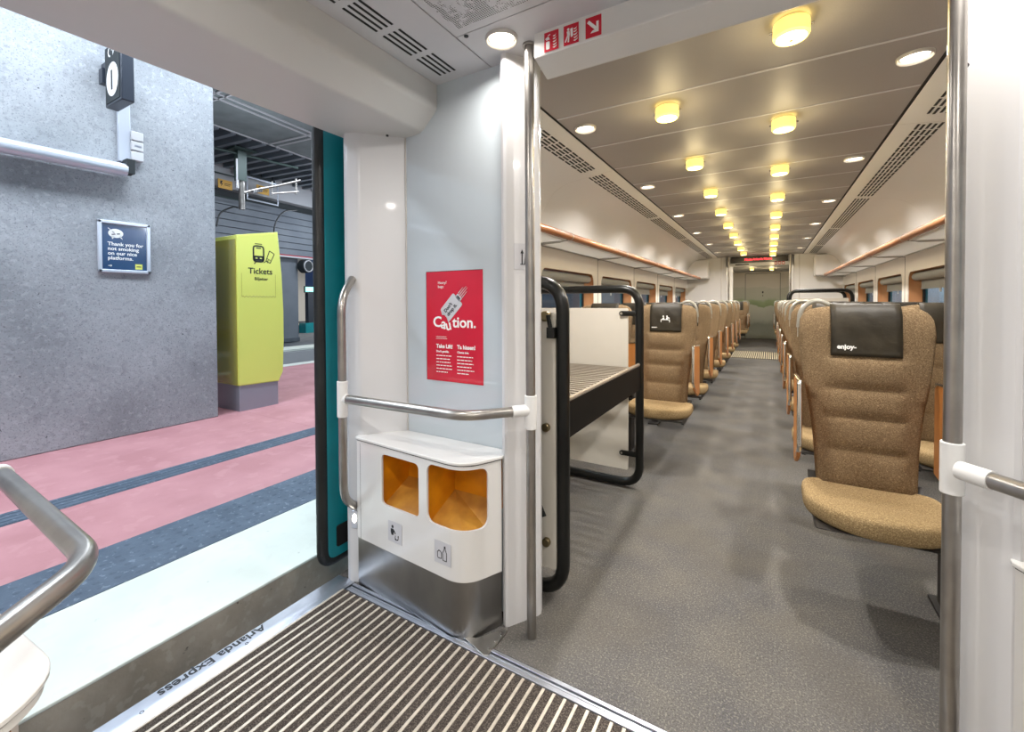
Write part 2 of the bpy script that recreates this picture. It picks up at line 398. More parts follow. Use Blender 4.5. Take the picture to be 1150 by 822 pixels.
def ring2d(c, r0, r1, a0=0, a1=2 * PI, n=20):
    o = [(c[0] + r1 * math.cos(a0 + (a1 - a0) * k / n), c[1] + r1 * math.sin(a0 + (a1 - a0) * k / n)) for k in range(n + 1)]
    i = [(c[0] + r0 * math.cos(a0 + (a1 - a0) * k / n), c[1] + r0 * math.sin(a0 + (a1 - a0) * k / n)) for k in range(n + 1)]
    return o + i[::-1]
def circ(c, r, n=16): return [(c[0] + r * math.cos(2 * PI * k / n), c[1] + r * math.sin(2 * PI * k / n)) for k in range(n)]
def seg2d(a, b, w):
    d = Vector((b[0] - a[0], b[1] - a[1])).normalized() * w / 2; n = (-d.y, d.x)
    return [(a[0] + n[0], a[1] + n[1]), (a[0] - n[0], a[1] - n[1]), (b[0] - n[0], b[1] - n[1]), (b[0] + n[0], b[1] + n[1])]

CX = -0.19          # centre line of the car
CZ = 2.19           # ceiling height
Y0 = 0.74           # middle of the vestibule
WL, WR = -1.61, 1.23
def mx(x): return 2 * CX - x
def my(y): return 2 * Y0 - y
exec_parts = []

# ================================================================== SETTING: the car
YE = 16.5
# floors
struct('floor', bx(WL - .09, WR + .09, 1.3, YE, -.05, 0), 'carpet')
struct('floor', bx(WL + .02, WR - .02, .18, 1.3, -.06, -.008), 'dark')
struct('floor', bx(WL - .09, WR + .09, -4.0, .18, -.05, 0), 'carpet')
struct('floor', bx(WL - .0, WR + .0, 10.75, 12.3, 0, .004), 'matdark')
# striped entrance mat
mt = empty('entrance_mat', (-.6, .74, 0), 0, 'dark ribbed entrance mat with pale metal strips on the vestibule floor', 'mat')
obj('mat_carpet', bx(-1.0, 1.79, -.515, .505, -.008, .001), 'matdark', mt)
b = BM()
k = 0
while -1.598 + .0374 * k < 1.16:
    x = -1.598 + .0374 * k + .6
    box(b, x, x + .0095, -.513, .503, -.006, .0035); k += 1
obj('mat_strip', b, 'matstrip', mt)
# aluminium frame between mat and carpet
b = BM(); box(b, WL + .03, WR - .03, 1.246, 1.262, -.005, .006); box(b, WL + .03, WR - .03, 1.266, 1.274, -.005, .003); box(b, WL + .03, WR - .03, 1.278, 1.292, -.005, .007)
struct('trim_1', b, 'alu', bevel=.001)
b = BM(); box(b, WL + .03, WR - .03, my(1.246) - .016, my(1.246), -.005, .006); box(b, WL + .03, WR - .03, my(1.292), my(1.278), -.005, .007)
struct('trim_2', b, 'alu', bevel=.001)
cp = empty('corner_plate', (-.87, 1.28, .004), 0, 'small steel corner plate with rivets at the foot of the litter unit', 'floor plate')
b = BM(); prism(b, [(-.13, .01), (.008, -.03), (.022, -.022), (.022, .115), (.012, .13), (-.0, .10), (-.06, .02)], -.003, .004); obj('plate', b, 'steel', cp, bevel=.001)
for q in ((.012, .0), (.013, .04), (.013, .08)):
    b = BM(); disc(b, (q[0], q[1], .004), .004, .0025, 10); obj('rivet', b, 'chrome', cp)
# door sill with lettering read from the platform
sl = empty('door_sill', (WL, .74, 0), 0, 'brushed metal door sill lettered towards the platform', 'door sill')
extr_ = BM(); extr(extr_, [(-.09, -.05), (-.09, -.002), (-.086, .002), (-.045, .002), (-.042, .006), (-.008, .006), (.0, .002), (.018, .002), (.018, -.05)], 'y', -.56, .56)
obj('sill_plate', extr_, 'alu', sl)
text('lettering', 'Arlanda Express', .052, 'inkblack', sl, (-.092 + .012, .205, .0026), (0, -1, 0), (1, 0, 0), bold=.0008)
b = BM()
for cx_, cy_ in ((-.03, .12), (-.03, -.19)):
    plate2d(b, ring2d((0, 0), .004, .006), (cx_, cy_, .0066), (0, -1, 0), (1, 0, 0))
obj('sill_mark', b, 'inkblack', sl)

# saloon side walls with windows
WY = [1.72 + 1.475 * k for k in range(6)]
def side_wall(name, X, out, ys, y0, y1):
    holes = [rrect(y, y + 1.24, .80, 1.535, .085) for y in ys]
    bm = holed([(y0, 0), (y1, 0), (y1, 1.715), (y0, 1.715)], holes)
    remap(bm, lambda u, v, w: (X, u, v))
    o = struct(name, bm, 'wallin', smooth=False)
    s_ = o.modifiers.new('solid', 'SOLIDIFY'); s_.thickness = .012; s_.offset = 0
    return o
side_wall('wall_left', WL, -1, WY, 1.58, 10.5)
side_wall('wall_right', WR, 1, WY, 1.58, 10.5)
wn = 1
for X, s_, nm in ((WL, -1, 'left'), (WR, 1, 'right')):
    for y in WY:
        wo = empty('window_%d' % wn, (X, y + .62, 1.17)); wo['kind'] = 'structure'; wn += 1
        ol = rrect(-.62, .62, -.37, .365, .085); il = rrect(-.60, .60, -.35, .36, .07)
        b = BM(); A = [b.verts.new((0, p[0], p[1])) for p in ol]; B = [b.verts.new((s_ * .11, p[0], p[1])) for p in il]
        for i in range(len(A)): b.faces.new((A[i], A[(i + 1) % len(A)], B[(i + 1) % len(A)], B[i]))
        obj('window_reveal', b, 'reveal', wo)
        b = BM(); tube(b, [(s_ * .113, p[0], p[1]) for p in il], .012, 6, closed=True); obj('window_frame', b, 'rubber', wo)
        obj('pane', bx(min(0, s_ * .006) + s_ * .115, max(0, s_ * .006) + s_ * .115, -.60, .60, -.35, .365), 'glass', wo)
        b = BM(); cyl(b, (s_ * .055, -.59, .315), (s_ * .055, .59, .315), .04, 16); box(b, s_ * .085 - .002, s_ * .085 + .002, -.56, .56, .20, .32); box(b, s_ * .085 - .006, s_ * .085 + .006, -.56, .56, .188, .205)
        bl = obj('blind', b, 'blind', wo)
        b = BM(); box(b, s_ * .085 - .004, s_ * .085 + .004, -.02, .02, .155, .189); obj('blind_tab', b, 'white', bl)
        # outer body skin around the window
b = BM()
for X, s_ in ((WL, -1), (WR, 1)):
    x0, x1 = sorted((X + s_ * .125, X + s_ * .14))
    box(b, x0, x1, 1.62, 16.5, -.3, .82); box(b, x0, x1, 1.62, 16.5, 1.53, 2.25)
    e = [1.62] + sum([[y + .03, y + 1.21] for y in WY], []) + [16.5]
    for i in range(0, len(e), 2): box(b, x0, x1, e[i], e[i + 1], .80, 1.53)
struct('wall_outer', b, 'teal')
# small door beyond: plain walls of the far vestibule and far saloon
for nm, X in (('wall_far_left', WL), ('wall_far_right', WR)):
    struct(nm, bx(X - .006, X + .006, 10.5, YE, 0, 1.715), 'wallin')
# vertical seams between wall panels
b = BM()
for X, s_ in ((WL + .007, 1), (WR - .007, -1)):
    for k in range(6):
        y = 1.72 + 1.475 * k - .117
        box(b, X - .001, X + .001, y - .003, y + .003, 0, 1.7)
struct('trim_3', b, 'inkblack')

# ceiling of the saloon
struct('ceiling', bx(-.95, .57, 1.492, YE, CZ, CZ + .03), 'sceil')
b = BM(); y = 1.588
while y < YE:
    box(b, -.945, .565, y - .006, y + .006, CZ - .002, CZ + .002); y += .4875
struct('trim_4', b, 'ceil')
def cove_profile(s):
    base = [(.775, 2.19), (1.0, 2.165), (1.05, 2.158)]
    for k in range(1, 9):
        a = PI / 2 * k / 8; base.append((1.05 + .33 * math.sin(a), 1.78 + .378 * math.cos(a)))
    base += [(1.40, 1.76), (1.415, 1.715), (1.47, 1.715)]
    return [(CX + s * u, z) for u, z in base]
for nm, s_ in (('ceiling_cove_left', -1), ('ceiling_cove_right', 1)):
    o = struct(nm, sheet(BM(), cove_profile(s_), 'y', 1.58, YE), 'cove'); solid(o, .002, 0)
# thin black shadow gaps: behind the panel joints
b = BM()
for s_ in (-1, 1):
    xs = sorted((CX + s_ * .758, CX + s_ * .777)); box(b, xs[0], xs[1], 1.58, YE, CZ + .004, CZ + .02)
struct('trim_5', b, 'dark')
b = BM()
for s_ in (-1, 1):
    for y in (3.07, 5.02, 6.97, 8.92):
        pr = cove_profile(s_)[:11]
        for i in range(len(pr) - 1):
            p, q = pr[i], pr[i + 1]
            vs = [b.verts.new((p[0], y - .002, p[1] - .0025)), b.verts.new((q[0], y - .002, q[1] - .0025)), b.verts.new((q[0], y + .002, q[1] - .0025)), b.verts.new((p[0], y + .002, p[1] - .0025))]
            b.faces.new(vs)
struct('trim_6', b, 'lightring')
# air outlets: rows of short slots
for s_, nm in ((-1, 'left'), (1, 'right')):
    g = empty('air_grille', (CX + s_ * .925, 6, 2.17), 0, 'long %s-hand ceiling air grille of short black slots over the seats' % nm, 'air grille', 'saloon air grilles')
    for y0_, y1_ in ((1.62, 3.05), (3.09, 5.0), (5.04, 6.95), (6.99, 8.9), (8.94, 10.3)):
        b = BM(); y = y0_
        while y + .095 < y1_:
            for r_ in range(5):
                u = .868 + r_ * .0235; yy = y + (r_ % 2) * .012
                z = 2.19 - (u - .775) * (.025 / .225)
                x = CX + s_ * u - g.location.x
                box(b, x - .0055, x + .0055, yy - 6, yy + .082 - 6, z - .0032 - 2.17, z + .001 - 2.17)
            y += .103
        o = obj('slots', b, 'dark', g, smooth=False)

# ceiling of the vestibule
def vest(y0, y1, extra=''):
    struct('ceiling', bx(-.958, .578, y0, y1, CZ, CZ + .02), 'ceil')
    for s_ in (-1, 1):
        xs = sorted((CX + s_ * .774, CX + s_ * 1.052)); struct('ceiling', bx(xs[0], xs[1], y0, y1, CZ, CZ + .02), 'ceil')
    struct('ceiling_void', bx(CX - 1.06, CX + 1.06, y0, y1, CZ + .021, CZ + .04), 'dark')
struct('ceiling', bx(-.96, .58, 1.251, 1.60, CZ, CZ + .02), 'ceil')
struct('ceiling', bx(-.96, .58, -.12, my(1.251), CZ, CZ + .02), 'ceil')
for s_ in (-1, 1):
    xs = sorted((CX + s_ * .775, CX + s_ * 1.053)); struct('ceiling', bx(xs[0], xs[1], -.1, 1.58, CZ, CZ + .02), 'ceil')
struct('ceiling_void', bx(CX - 1.1, CX + 1.1, -.1, 1.59, CZ + .021, CZ + .05), 'dark')
pf = empty('ceiling_artwork_panel', (CX, Y0, CZ), 0, 'pale ceiling panel with a picture punched in tiny holes', 'ceiling panel')
obj('panel', bx(-.77, .77, -.507, .507, 0, .02), 'ceil', pf)
obj('perforation', bx(-.74, .74, -.49, .475, -.0012, .0), 'perf', pf)
for q in ((-.735, .52), (.735, .52), (-.735, -.52), (.735, -.52)):
    b = BM(); disc(b, (q[0], q[1], -.003), .008, .003, 14); obj('screw', b, 'inkblack', pf)
for s_, nm in ((-1, 'left'), (1, 'right')):
    for k in range(-4, 2):
        g = empty('vent_slots', (CX + s_ * .9475, 1.18 + .17 * k, CZ), 0,
                  'group of four black slots in the %s vestibule ceiling strip, %s from the saloon bulkhead' % (nm, ('sixth', 'fifth', 'fourth', 'third', 'second', 'first')[k + 4]), 'vent', 'vestibule ceiling vents')
        b = BM()
        for r_ in range(4):
            x = -.037 + r_ * .0247
            extr(b, [(x - .0045, -.0015), (x + .0045, -.0015), (x + .0045, .003), (x - .0045, .003)], 'y', -.07, .07)
        obj('slot', b, 'dark', g, smooth=False)

# header beams over the side doors (whole length of the vestibule)
prof = [(-1.672, 2.0), (-1.38, 2.0), (-1.345, 2.003), (-1.325, 2.012), (-1.255, 2.075), (-1.246, 2.09), (-1.244, 2.11), (-1.244, 2.26), (-1.75, 2.26), (-1.75, 2.14), (-1.672, 2.12)]
struct('trim_7', extr(BM(), prof, 'y', -.02, 1.50), 'header', wn=True)
struct('trim_8', extr(BM(), [(mx(p[0]), p[1]) for p in prof], 'y', -.02, 1.50), 'header', wn=True)
b = BM(); disc(b, (-1.475, 1.41, 1.994), .006, .006, 10); tag(obj('header_screw', b, 'inkblack'), 'tiny black screw under the grey door header', 'screw')
# partitions
part = [(-1.70, 1.38), (-1.635, 1.303), (-1.615, 1.298), (-1.60, 1.302), (-1.57, 1.315), (-1.555, 1.33), (-1.43, 1.485), (-.889, 1.485), (-.889, 1.435), (-.883, 1.42), (-.868, 1.412), (-.858, 1.417),
        (-.786, 1.53), (-.782, 1.545), (-.79, 1.57), (-.80, 1.58), (-1.61, 1.58), (-1.61, 1.62), (-1.70, 1.62)]
def pmap(fx, fy): return [((mx(p[0]) if fx else p[0]), (my(p[1]) if fy else p[1])) for p in part]
struct('wall_partition_left', prism(BM(), pmap(0, 0), 0, CZ), 'white', ang=25, wn=True)
struct('wall_partition_right', prism(BM(), pmap(1, 0), 0, CZ), 'white', ang=25, wn=True)
struct('wall_near_left', prism(BM(), pmap(0, 1), 0, CZ), 'white', ang=25, wn=True)
struct('wall_near_right', prism(BM(), pmap(1, 1), 0, CZ), 'white', ang=25, wn=True)
# glossy blue-grey infill panels of the partitions
ip = struct('wall_panel_left', bx(-1.428, -.892, 1.478, 1.486, 0, CZ), 'blue_panel')
struct('wall_panel_right', bx(mx(-.892), mx(-1.428), 1.478, 1.486, 0, CZ), 'blue_panel')
struct('trim_9', bx(-1.4325, -1.427, 1.474, 1.486, .65, 2.0), 'lightring')
# bulkhead above the saloon opening
hp = [(1.375, CZ + .06), (1.375, 2.112), (1.379, 2.106), (1.475, 2.078), (1.487, 2.080), (1.492, 2.09), (1.492, CZ + .06)]
struct('trim_10', extr(BM(), hp, 'x', -.715, mx(-.715)), 'white_gloss', wn=True)
struct('trim_12', extr(BM(), [(my(p[0]), p[1]) for p in hp], 'x', -.715, mx(-.715)), 'white_gloss', wn=True)
# closed right-hand side door of the vestibule
d = struct('door_2', bx(1.27, 1.32, .16, 1.32, 0, 2.0), 'white')
obj('door_window', bx(1.262, 1.27, .42, 1.06, .95, 1.75), 'glass', d)
obj('door_seam', bx(1.266, 1.27, .735, .745, 0, 2.0), 'rubber', d)
# the saloon behind the camera
for nm, a in (('wall_rear_left', (WL - .02, WL, -4, -.1, 0, 2.2)), ('wall_rear_right', (WR, WR + .02, -4, -.1, 0, 2.2)), ('wall_rear', (WL, WR, -4.05, -4, 0, 2.2)), ):
    struct(nm, bx(*a), 'wallin')
struct('ceiling_rear', bx(WL, WR, -4, -.12, CZ, CZ + .03), 'sceil')
# car roof and body side
struct('roof', bx(-1.75, 1.38, -4.05, YE, 2.262, 2.30), 'teal')

# far partition, vestibule and end wall
for s_ in (-1, 1):
    xs = sorted((CX + s_ * .60, CX + s_ * 1.42)); struct('wall_end_partition', bx(xs[0], xs[1], 10.5, 10.58, 0, CZ), 'cove')
    struct('wall_end_partition', bx(xs[0], xs[1], 12.3, 12.38, 0, CZ), 'cove')
    xs = sorted((CX + s_ * .94, CX + s_ * 1.418))
    cb_ = struct('wall_cabinet', bx(xs[0], xs[1], 10.22, 10.497, 1.73, 2.14), 'cove', bevel=.03)
    xs = sorted((CX + s_ * .70, CX + s_ * .72)); struct('trim_13', bx(xs[0], xs[1], 10.493, 10.499, 0, CZ), 'lightring')
    struct('wall_end_partition', bx(*sorted((CX + s_ * .60, CX + s_ * 1.42)), 12.3, 12.38, 0, CZ), 'cove') if False else None
struct('wall_end_header', bx(CX - .62, CX + .62, 10.5, 10.60, 1.985, CZ), 'white')
struct('wall_end', bx(WL, WR, YE, YE + .05, 0, CZ + .03), 'mural')
d = struct('door_3', bx(-.68, .30, YE - .02, YE - .001, 0.02, 2.14), 'mural')
b = BM(); box(b, -.69, -.68, YE - .022, YE - .001, 0, 2.15); box(b, .30, .31, YE - .022, YE - .001, 0, 2.15); box(b, -.69, .31, YE - .022, YE - .001, 2.14, 2.15); obj('door_frame', b, 'dark', d)
b = BM(); box(b, -.20, -.16, YE - .03, YE - .02, 1.50, 1.56); box(b, -.19, -.17, YE - .03, YE - .02, 1.40, 1.44); obj('door_sticker', b, 'inkblack', d)
g = empty('vestibule_mat', (CX, 11.5, .004), 0, 'pale striped mat on the floor of the far vestibule', 'mat')
b = BM()
for k in range(32): x = -.62 + k * .0395; box(b, x, x + .017, -.72, .72, 0, .004)
obj('mat_strip', b, 'farstrip', g, smooth=False)
g = empty('vent_grille', (-.5, 10.497, 2.02), 0, 'short dark slotted grille on the end bulkhead under the display', 'vent')
obj('grille', bx(-.13, .13, -.004, .0, -.012, .012), 'dark', g)
g = empty('fire_sign_strip', (.18, 10.497, 2.025), 0, 'tiny row of red fire symbols on the far bulkhead under the display', 'sign')
b = BM()
for k in range(3): box(b, -.09 + k * .066, -.04 + k * .066, -.002, 0, -.03, .03)
obj('symbols', b, 'signred', g)
b = BM()
for k in range(3): box(b, -.08 + k * .066, -.05 + k * .066, -.003, -.002, -.015, .015)
obj('pictogram', b, 'ink', g)
# passenger display
g = empty('passenger_display', (-.19, 10.44, 2.12), 0, 'long black passenger display with red lit text at the end of the saloon', 'display')
obj('housing', bx(-.52, .52, -.02, .05, -.065, .06), 'screen', g, bevel=.006)
text('led_text', 'Nasta Arlanda Norra', .058, 'led', g, (-.26, -.0215, -.02), (1, 0, 0), (0, 0, 1), bold=.001)

# ================================================================== VESTIBULE FITTINGS
def grab_pole(x, y, label):
    g = empty('grab_pole', (x, y, 0), 0, label, 'grab pole', None)
    b = BM(); cyl(b, (0, 0, 0), (0, 0, CZ), .0175, 24); obj('pole', b, 'tube', g)
    b = BM(); cyl(b, (0, 0, .78), (0, 0, .905), .0225, 24); obj('collar', b, 'vinylgrey', g, bevel=.002)
    b = BM(); cyl(b, (0, 0, CZ - .008), (0, 0, CZ), .024, 24); obj('ceiling_flange', b, 'tube', g)
    return g
grab_pole(-.759, 1.419, 'brushed metal floor-to-ceiling grab pole left of the saloon opening, at the litter unit')
grab_pole(.385, 1.45, 'brushed metal grab pole at the right, in front of the nearest seat and the white wall')
grab_pole(-.759, my(1.419), 'metal grab pole at the left behind the viewer') if False else None
for x in (-.75, .37):
    grab_pole(x, 10.44, 'thin distant metal grab pole %s of the end display' % ('left' if x < 0 else 'right'))

def handrail(fx, fy, label):
    def m(p): return ((mx(p[0]) if fx else p[0]), (my(p[1]) if fy else p[1]), p[2])
    Z = .838 if fy else .85
    pts = [m(p) for p in [(-1.62 if fy else -1.53, 1.205, Z), (-.935 if fy else -.915, 1.225, Z), (-.775, 1.40, Z)]]
    g = empty('handrail', m((-1.2, 1.21, Z)), 0, label, 'handrail'); L_ = g.location
    P_ = [Vector(p) - L_ for p in rpath(pts, .07, 8)]
    b = BM(); tube(b, P_, .0185, 20); obj('rail', b, 'tube', g)
    b = BM(); d = (P_[-1] - P_[-2]).normalized(); tube(b, [P_[-1] - d * .05, P_[-1] + d * .012], .0215, 20); obj('end_sleeve', b, 'vinylgrey', g)
    b = BM(); d = (P_[1] - P_[0]).normalized(); tube(b, [P_[0] - d * .0, P_[0] + d * .028], .0215, 20); obj('end_sleeve', b, 'vinylgrey', g)
    return g
handrail(0, 0, 'bent metal handrail in front of the red poster, above the litter unit')
handrail(0, 1, 'thick bent metal handrail at the bottom left, nearest the viewer')
handrail(1, 0, 'short visible piece of metal handrail at the right edge, on the right grab pole')

def door_grab(fx, fy, label):
    def m(p): return ((mx(p[0]) if fx else p[0]), (my(p[1]) if fy else p[1]), p[2])
    g = empty('door_grab_bar', m((-1.53, 1.2, .85)), 0, label, 'grab bar'); L_ = g.location
    pts = [m(p) for p in [(-1.59, 1.305, 1.355), (-1.53, 1.20, 1.27), (-1.53, 1.20, .43), (-1.59, 1.305, .345)]]
    b = BM(); tube(b, [Vector(p) - L_ for p in rpath(pts, .09, 8)], .017, 20); obj('bar', b, 'tube', g)
    b = BM(); cyl(b, (0, 0, -.075), (0, 0, .075), .0215, 20); obj('collar', b, 'vinylgrey', g, bevel=.002)
door_grab(0, 0, 'upright metal grab bar beside the open side door')

def litter(fx, fy, label, stickers=True):
    def m(x, y, z): return Vector(((mx(x) if fx else x) - (.02 if fy else 0) - (.022 if fx else 0), (my(y) if fy else y), z))
    g = empty('litter_unit', m(-1.25, 1.38, 0), 0, label, 'litter bin'); L_ = g.location.copy()
    path = rpath([(-1.563, 1.302, 0), (-.955, 1.262, 0), (-.885, 1.41, 0)], [0, .12, 0], 26)
    path = [Vector((p.x, p.y)) for p in path]
    cum = [0]
    for i in range(1, len(path)): cum.append(cum[-1] + (path[i] - path[i - 1]).length)
    T = cum[-1]
    def at(s, off=0):
        s = max(0, min(T, s))
        for i in range(1, len(cum)):
            if s <= cum[i] + 1e-9:
                t = (s - cum[i - 1]) / (cum[i] - cum[i - 1]); p = path[i - 1].lerp(path[i], t); d = (path[i] - path[i - 1]).normalized(); break
        n = Vector((d.y, -d.x)); q = p + n * off
        return q
    def panel(outer, holes, off, name, mt, thick):
        bm = holed(outer, holes)
        for c_ in cum[1:-1]:
            bmesh.ops.bisect_plane(bm, geom=bm.verts[:] + bm.edges[:] + bm.faces[:], plane_co=(c_, 0, 0), plane_no=(1, 0, 0))
        def f(u, v, w):
            q = at(u, off); return m(q.x, q.y, v) - L_
        remap(bm, f)
        o = obj(name, bm, mt, g)
        s_ = o.modifiers.new('solid', 'SOLIDIFY'); s_.thickness = thick; s_.offset = 0; o.data.shade_flat(); return o
    h1 = rrect(.165, .385, .405, .617, .022); h2 = rrect(.43, .695, .405, .632, .034)
    panel([(0, .215), (T, .215), (T, .648), (0, .648)], [h1, h2], 0, 'front_panel', 'white_gloss', .009)
    panel([(0, .003), (T, .003), (T, .2135), (0, .2135)], [], -.001, 'kick_plate', 'kick', .005)
    b = BM()
    top = [at(s, .012) for s in [T * k / 40 for k in range(41)]]
    poly = [(-1.585, 1.335)] + [(p.x, p.y) for p in top] + [(-.888, 1.475), (-1.43, 1.478), (-1.57, 1.345)]
    pts = [m(p[0], p[1], 0) - L_ for p in poly]; prism(b, [(p.x, p.y) for p in pts], .650, .662); obj('top', b, 'white_gloss', g, bevel=.003)
    for s0_ in (.022,):
        p0 = at(s0_, .0048); p1 = at(s0_ + .002, .0048); b = BM()
        poly3(b, [m(p0.x, p0.y, .215) - L_, m(p1.x, p1.y, .215) - L_, m(p1.x, p1.y, .635) - L_, m(p0.x, p0.y, .635) - L_]); obj('seam', b, 'inkblack', g, smooth=False)
    b = BM(); prev = None
    for k in range(61):
        p = at(T * k / 60, .0048); a_ = b.verts.new(m(p.x, p.y, .6455) - L_); c_ = b.verts.new(m(p.x, p.y, .6495) - L_)
        if prev: b.faces.new((prev[0], a_, c_, prev[1]))
        prev = (a_, c_)
    obj('top_gap', b, 'inkblack', g, smooth=False)
    # yellow inner boxes
    for nm, s0, s1, z0, zt in (('left', .15, .395, .40, .625), ('right', .415, .705, .395, .635)):
        x0 = at(s0, -.008); x1 = at(s1, -.008)
        xs0, xs1 = x0.x, (x1.x if s1 < .5 else -.897)
        yb = 1.462
        def q(x, y, z): return m(x, y, z) - L_
        b = BM()
        A = [at(s0 + (s1 - s0) * k / 16, -.006) for k in range(17)]
        N_ = len(A)
        fl = [b.verts.new(q(p.x, p.y, z0 - .02)) for p in A] + [b.verts.new(q(xs1, yb, z0 + .06)), b.verts.new(q(xs0, yb, z0 + .06))]
        b.faces.new(fl); obj('bin_floor', b, 'linerfloor', g, smooth=False)
        b = BM()
        poly3(b, [q(A[0].x, A[0].y, z0 - .02), q(xs0, yb, z0 + .06), q(xs0, yb, zt), q(A[0].x, A[0].y, zt)])
        poly3(b, [q(xs0, yb, z0 + .06), q(xs1, yb, z0 + .06), q(xs1, yb, zt), q(xs0, yb, zt)])
        poly3(b, [q(A[-1].x, A[-1].y, z0 - .02), q(xs1, yb, z0 + .06), q(xs1, yb, zt), q(A[-1].x, A[-1].y, zt)])
        poly3(b, [q(p.x, p.y, zt) for p in A] + [q(xs1, yb, zt), q(xs0, yb, zt)])
        obj('bin_liner', b, 'yellow', g, smooth=False)
    if stickers:
        for s_, kind in ((.245, 'litter'), (.51, 'bottle')):
            p0 = at(s_ - .04, .0056); p1 = at(s_ + .04, .0056); o0 = m(p0.x, p0.y, .265) - L_; o1 = m(p1.x, p1.y, .265) - L_
            X = (o1 - o0).normalized()
            b = BM(); plate2d(b, [(0, 0), (.083, 0), (.083, .085), (0, .085)], o0, X, (0, 0, 1)); st = obj('sticker', b, 'paper', g, smooth=False)
            b = BM()
            def pl(poly): plate2d(b, poly, o0, X, (0, 0, 1), .0005, .0007)
            if kind == 'litter':
                pl(circ((.028, .064), .0062)); pl([(.017, .054), (.030, .056), (.040, .050), (.047, .038), (.043, .036), (.036, .045), (.033, .030), (.022, .028), (.017, .040)])
                pl(ring2d((.053, .024), .0075, .010, PI * .75, PI * 2.3))
                pl(seg2d((.045, .031), (.043, .014), .003)); pl(seg2d((.063, .034), (.060, .016), .003)); pl(seg2d((.043, .014), (.060, .016), .003))
            else:
                def loop(c):
                    for i in range(len(c)): pl(seg2d(c[i], c[(i + 1) % len(c)], .0028))
                loop([(.018, .020), (.034, .020), (.036, .024), (.036, .042), (.030, .048), (.022, .048), (.016, .042), (.016, .024)])
                loop([(.043, .016), (.061, .016), (.062, .045), (.055, .060), (.055, .068), (.050, .068), (.050, .060), (.042, .045)])
                pl([(.0495, .064), (.0555, .064), (.0555, .071), (.0495, .071)]); pl([(.020, .048), (.028, .048), (.024, .052)])
            obj('pictograms', b, 'inkblack', st, smooth=False)
    return g
litter(0, 0, 'white litter unit with two yellow openings and steel kick plate below the red poster')
litter(0, 1, 'corner of a white litter unit at the bottom left, nearest the viewer')
litter(1, 0, 'white litter unit at the right edge, mostly beyond the picture', False)

# red poster behind the glossy panel
g = empty('poster', (-1.16, 1.477, 1.146), 0, 'red safety poster reading Caution on the blue-grey panel', 'poster')
obj('sheet', bx(-.151, .151, -.001, .0008, -.238, .238), 'red', g, smooth=False)
b = BM(); box(b, -.1515, .1515, -.0012, .0008, .2375, .2395); box(b, -.1525, -.151, -.0012, .0008, -.238, .2385); obj('edge_line', b, 'inkblack', g, smooth=False)
XD, ZD = (1, 0, 0), (0, 0, 1); YF = -.0016
text('headline', 'C', .064, 'ink', g, (-.114, YF, -.002), XD, ZD, bold=.0012, sx=1.1)
for s_, x, z, a in (('a', -.071, -.006, -12), ('u', -.040, -.018, 14)):
    c_, n_ = math.cos(math.radians(a)), math.sin(math.radians(a))
    text('headline', s_, .064, 'ink', g, (x, YF, z), (c_, 0, n_), (-n_, 0, c_), bold=.0012)
text('headline', 'tion.', .064, 'ink', g, (-.006, YF, -.002), XD, ZD, bold=.0012, sx=1.06)
b = BM(); O = (0, YF - .0006, 0)
A = math.radians(45.5); ux = (math.cos(A), 0, math.sin(A)); uy = (-math.sin(A), 0, math.cos(A))
tagc = Vector((-.011, YF - .0006, .084))
plate2d(b, rrect(-.051, .051, -.035, .035, .008, 3), tagc, ux, uy, .0004); plate2d(b, rrect(.047, .066, -.016, .016, .005, 3), tagc, ux, uy, .0004)
plate2d(b, [(-.059, -.035), (-.049, -.035), (-.049, -.010)], tagc, ux, uy, .0004); plate2d(b, [(-.060, .012), (-.049, .035), (-.049, .0)], tagc, ux, uy, .0004)
for v in (-.013, -.004, .005, .014): plate2d(b, [(.068, v - .0018), (.125 - abs(v) * 1.5, v - .0005), (.125 - abs(v) * 1.5, v + .0005), (.068, v + .0018)], tagc, ux, uy, .0004)
obj('luggage_tag', b, 'paper', g, smooth=False)
b = BM(); plate2d(b, [(.053, -.010), (.060, -.010), (.060, .010), (.053, .010)], tagc, ux, uy, .0003, .0006); obj('tag_slot', b, 'inkblack', g, smooth=False)
text('tag_text', "Don't\ndrop it.", .0225, 'inkblack', g, tagc + Vector(ux) * -.040 + Vector(uy) * .004 + Vector((0, -.0008, 0)), ux, uy, bold=.0006, line=.95)
text('small_text', 'Heavy?\nbags:', .017, 'ink', g, (-.085, YF, .184), XD, ZD)
text('heading', 'Take Lift!', .0235, 'ink', g, (-.096, YF, -.094), XD, ZD, bold=.0007)
text('heading', 'Ta hissen!', .0235, 'ink', g, (.018, YF, -.094), XD, ZD, bold=.0007)
text('subheading', "Don't gamble.", .0125, 'ink', g, (-.096, YF, -.113), XD, ZD, bold=.0003)
text('subheading', 'Chansa inte.', .0125, 'ink', g, (.018, YF, -.113), XD, ZD, bold=.0003)
b = BM()
for x0, ws in ((-.096, (.083, .075, .078, .086, .086, .062)), (.018, (.083, .078, .085, .074, .088, .06))):
    b = BM()
    for k, w_ in enumerate(ws):
        z = -.129 - k * .0142; x = x0; rr = random.Random(k + int(x0 * 1000))
        while x < x0 + w_:
            l = rr.uniform(.008, .02); plate2d(b, [(x, z), (min(x + l, x0 + w_), z), (min(x + l, x0 + w_), z + .0036), (x, z + .0036)], (0, YF, 0), XD, ZD, .0004); x += l + .003
    obj('body_copy', b, 'ink', g, smooth=False)
b = BM()
for k in range(2): plate2d(b, [(-.097, -.046 - k * .008), (-.04 + k * .004, -.046 - k * .008), (-.04 + k * .004, -.0445 - k * .008), (-.097, -.0445 - k * .008)], (0, YF, 0), XD, ZD, .0004)
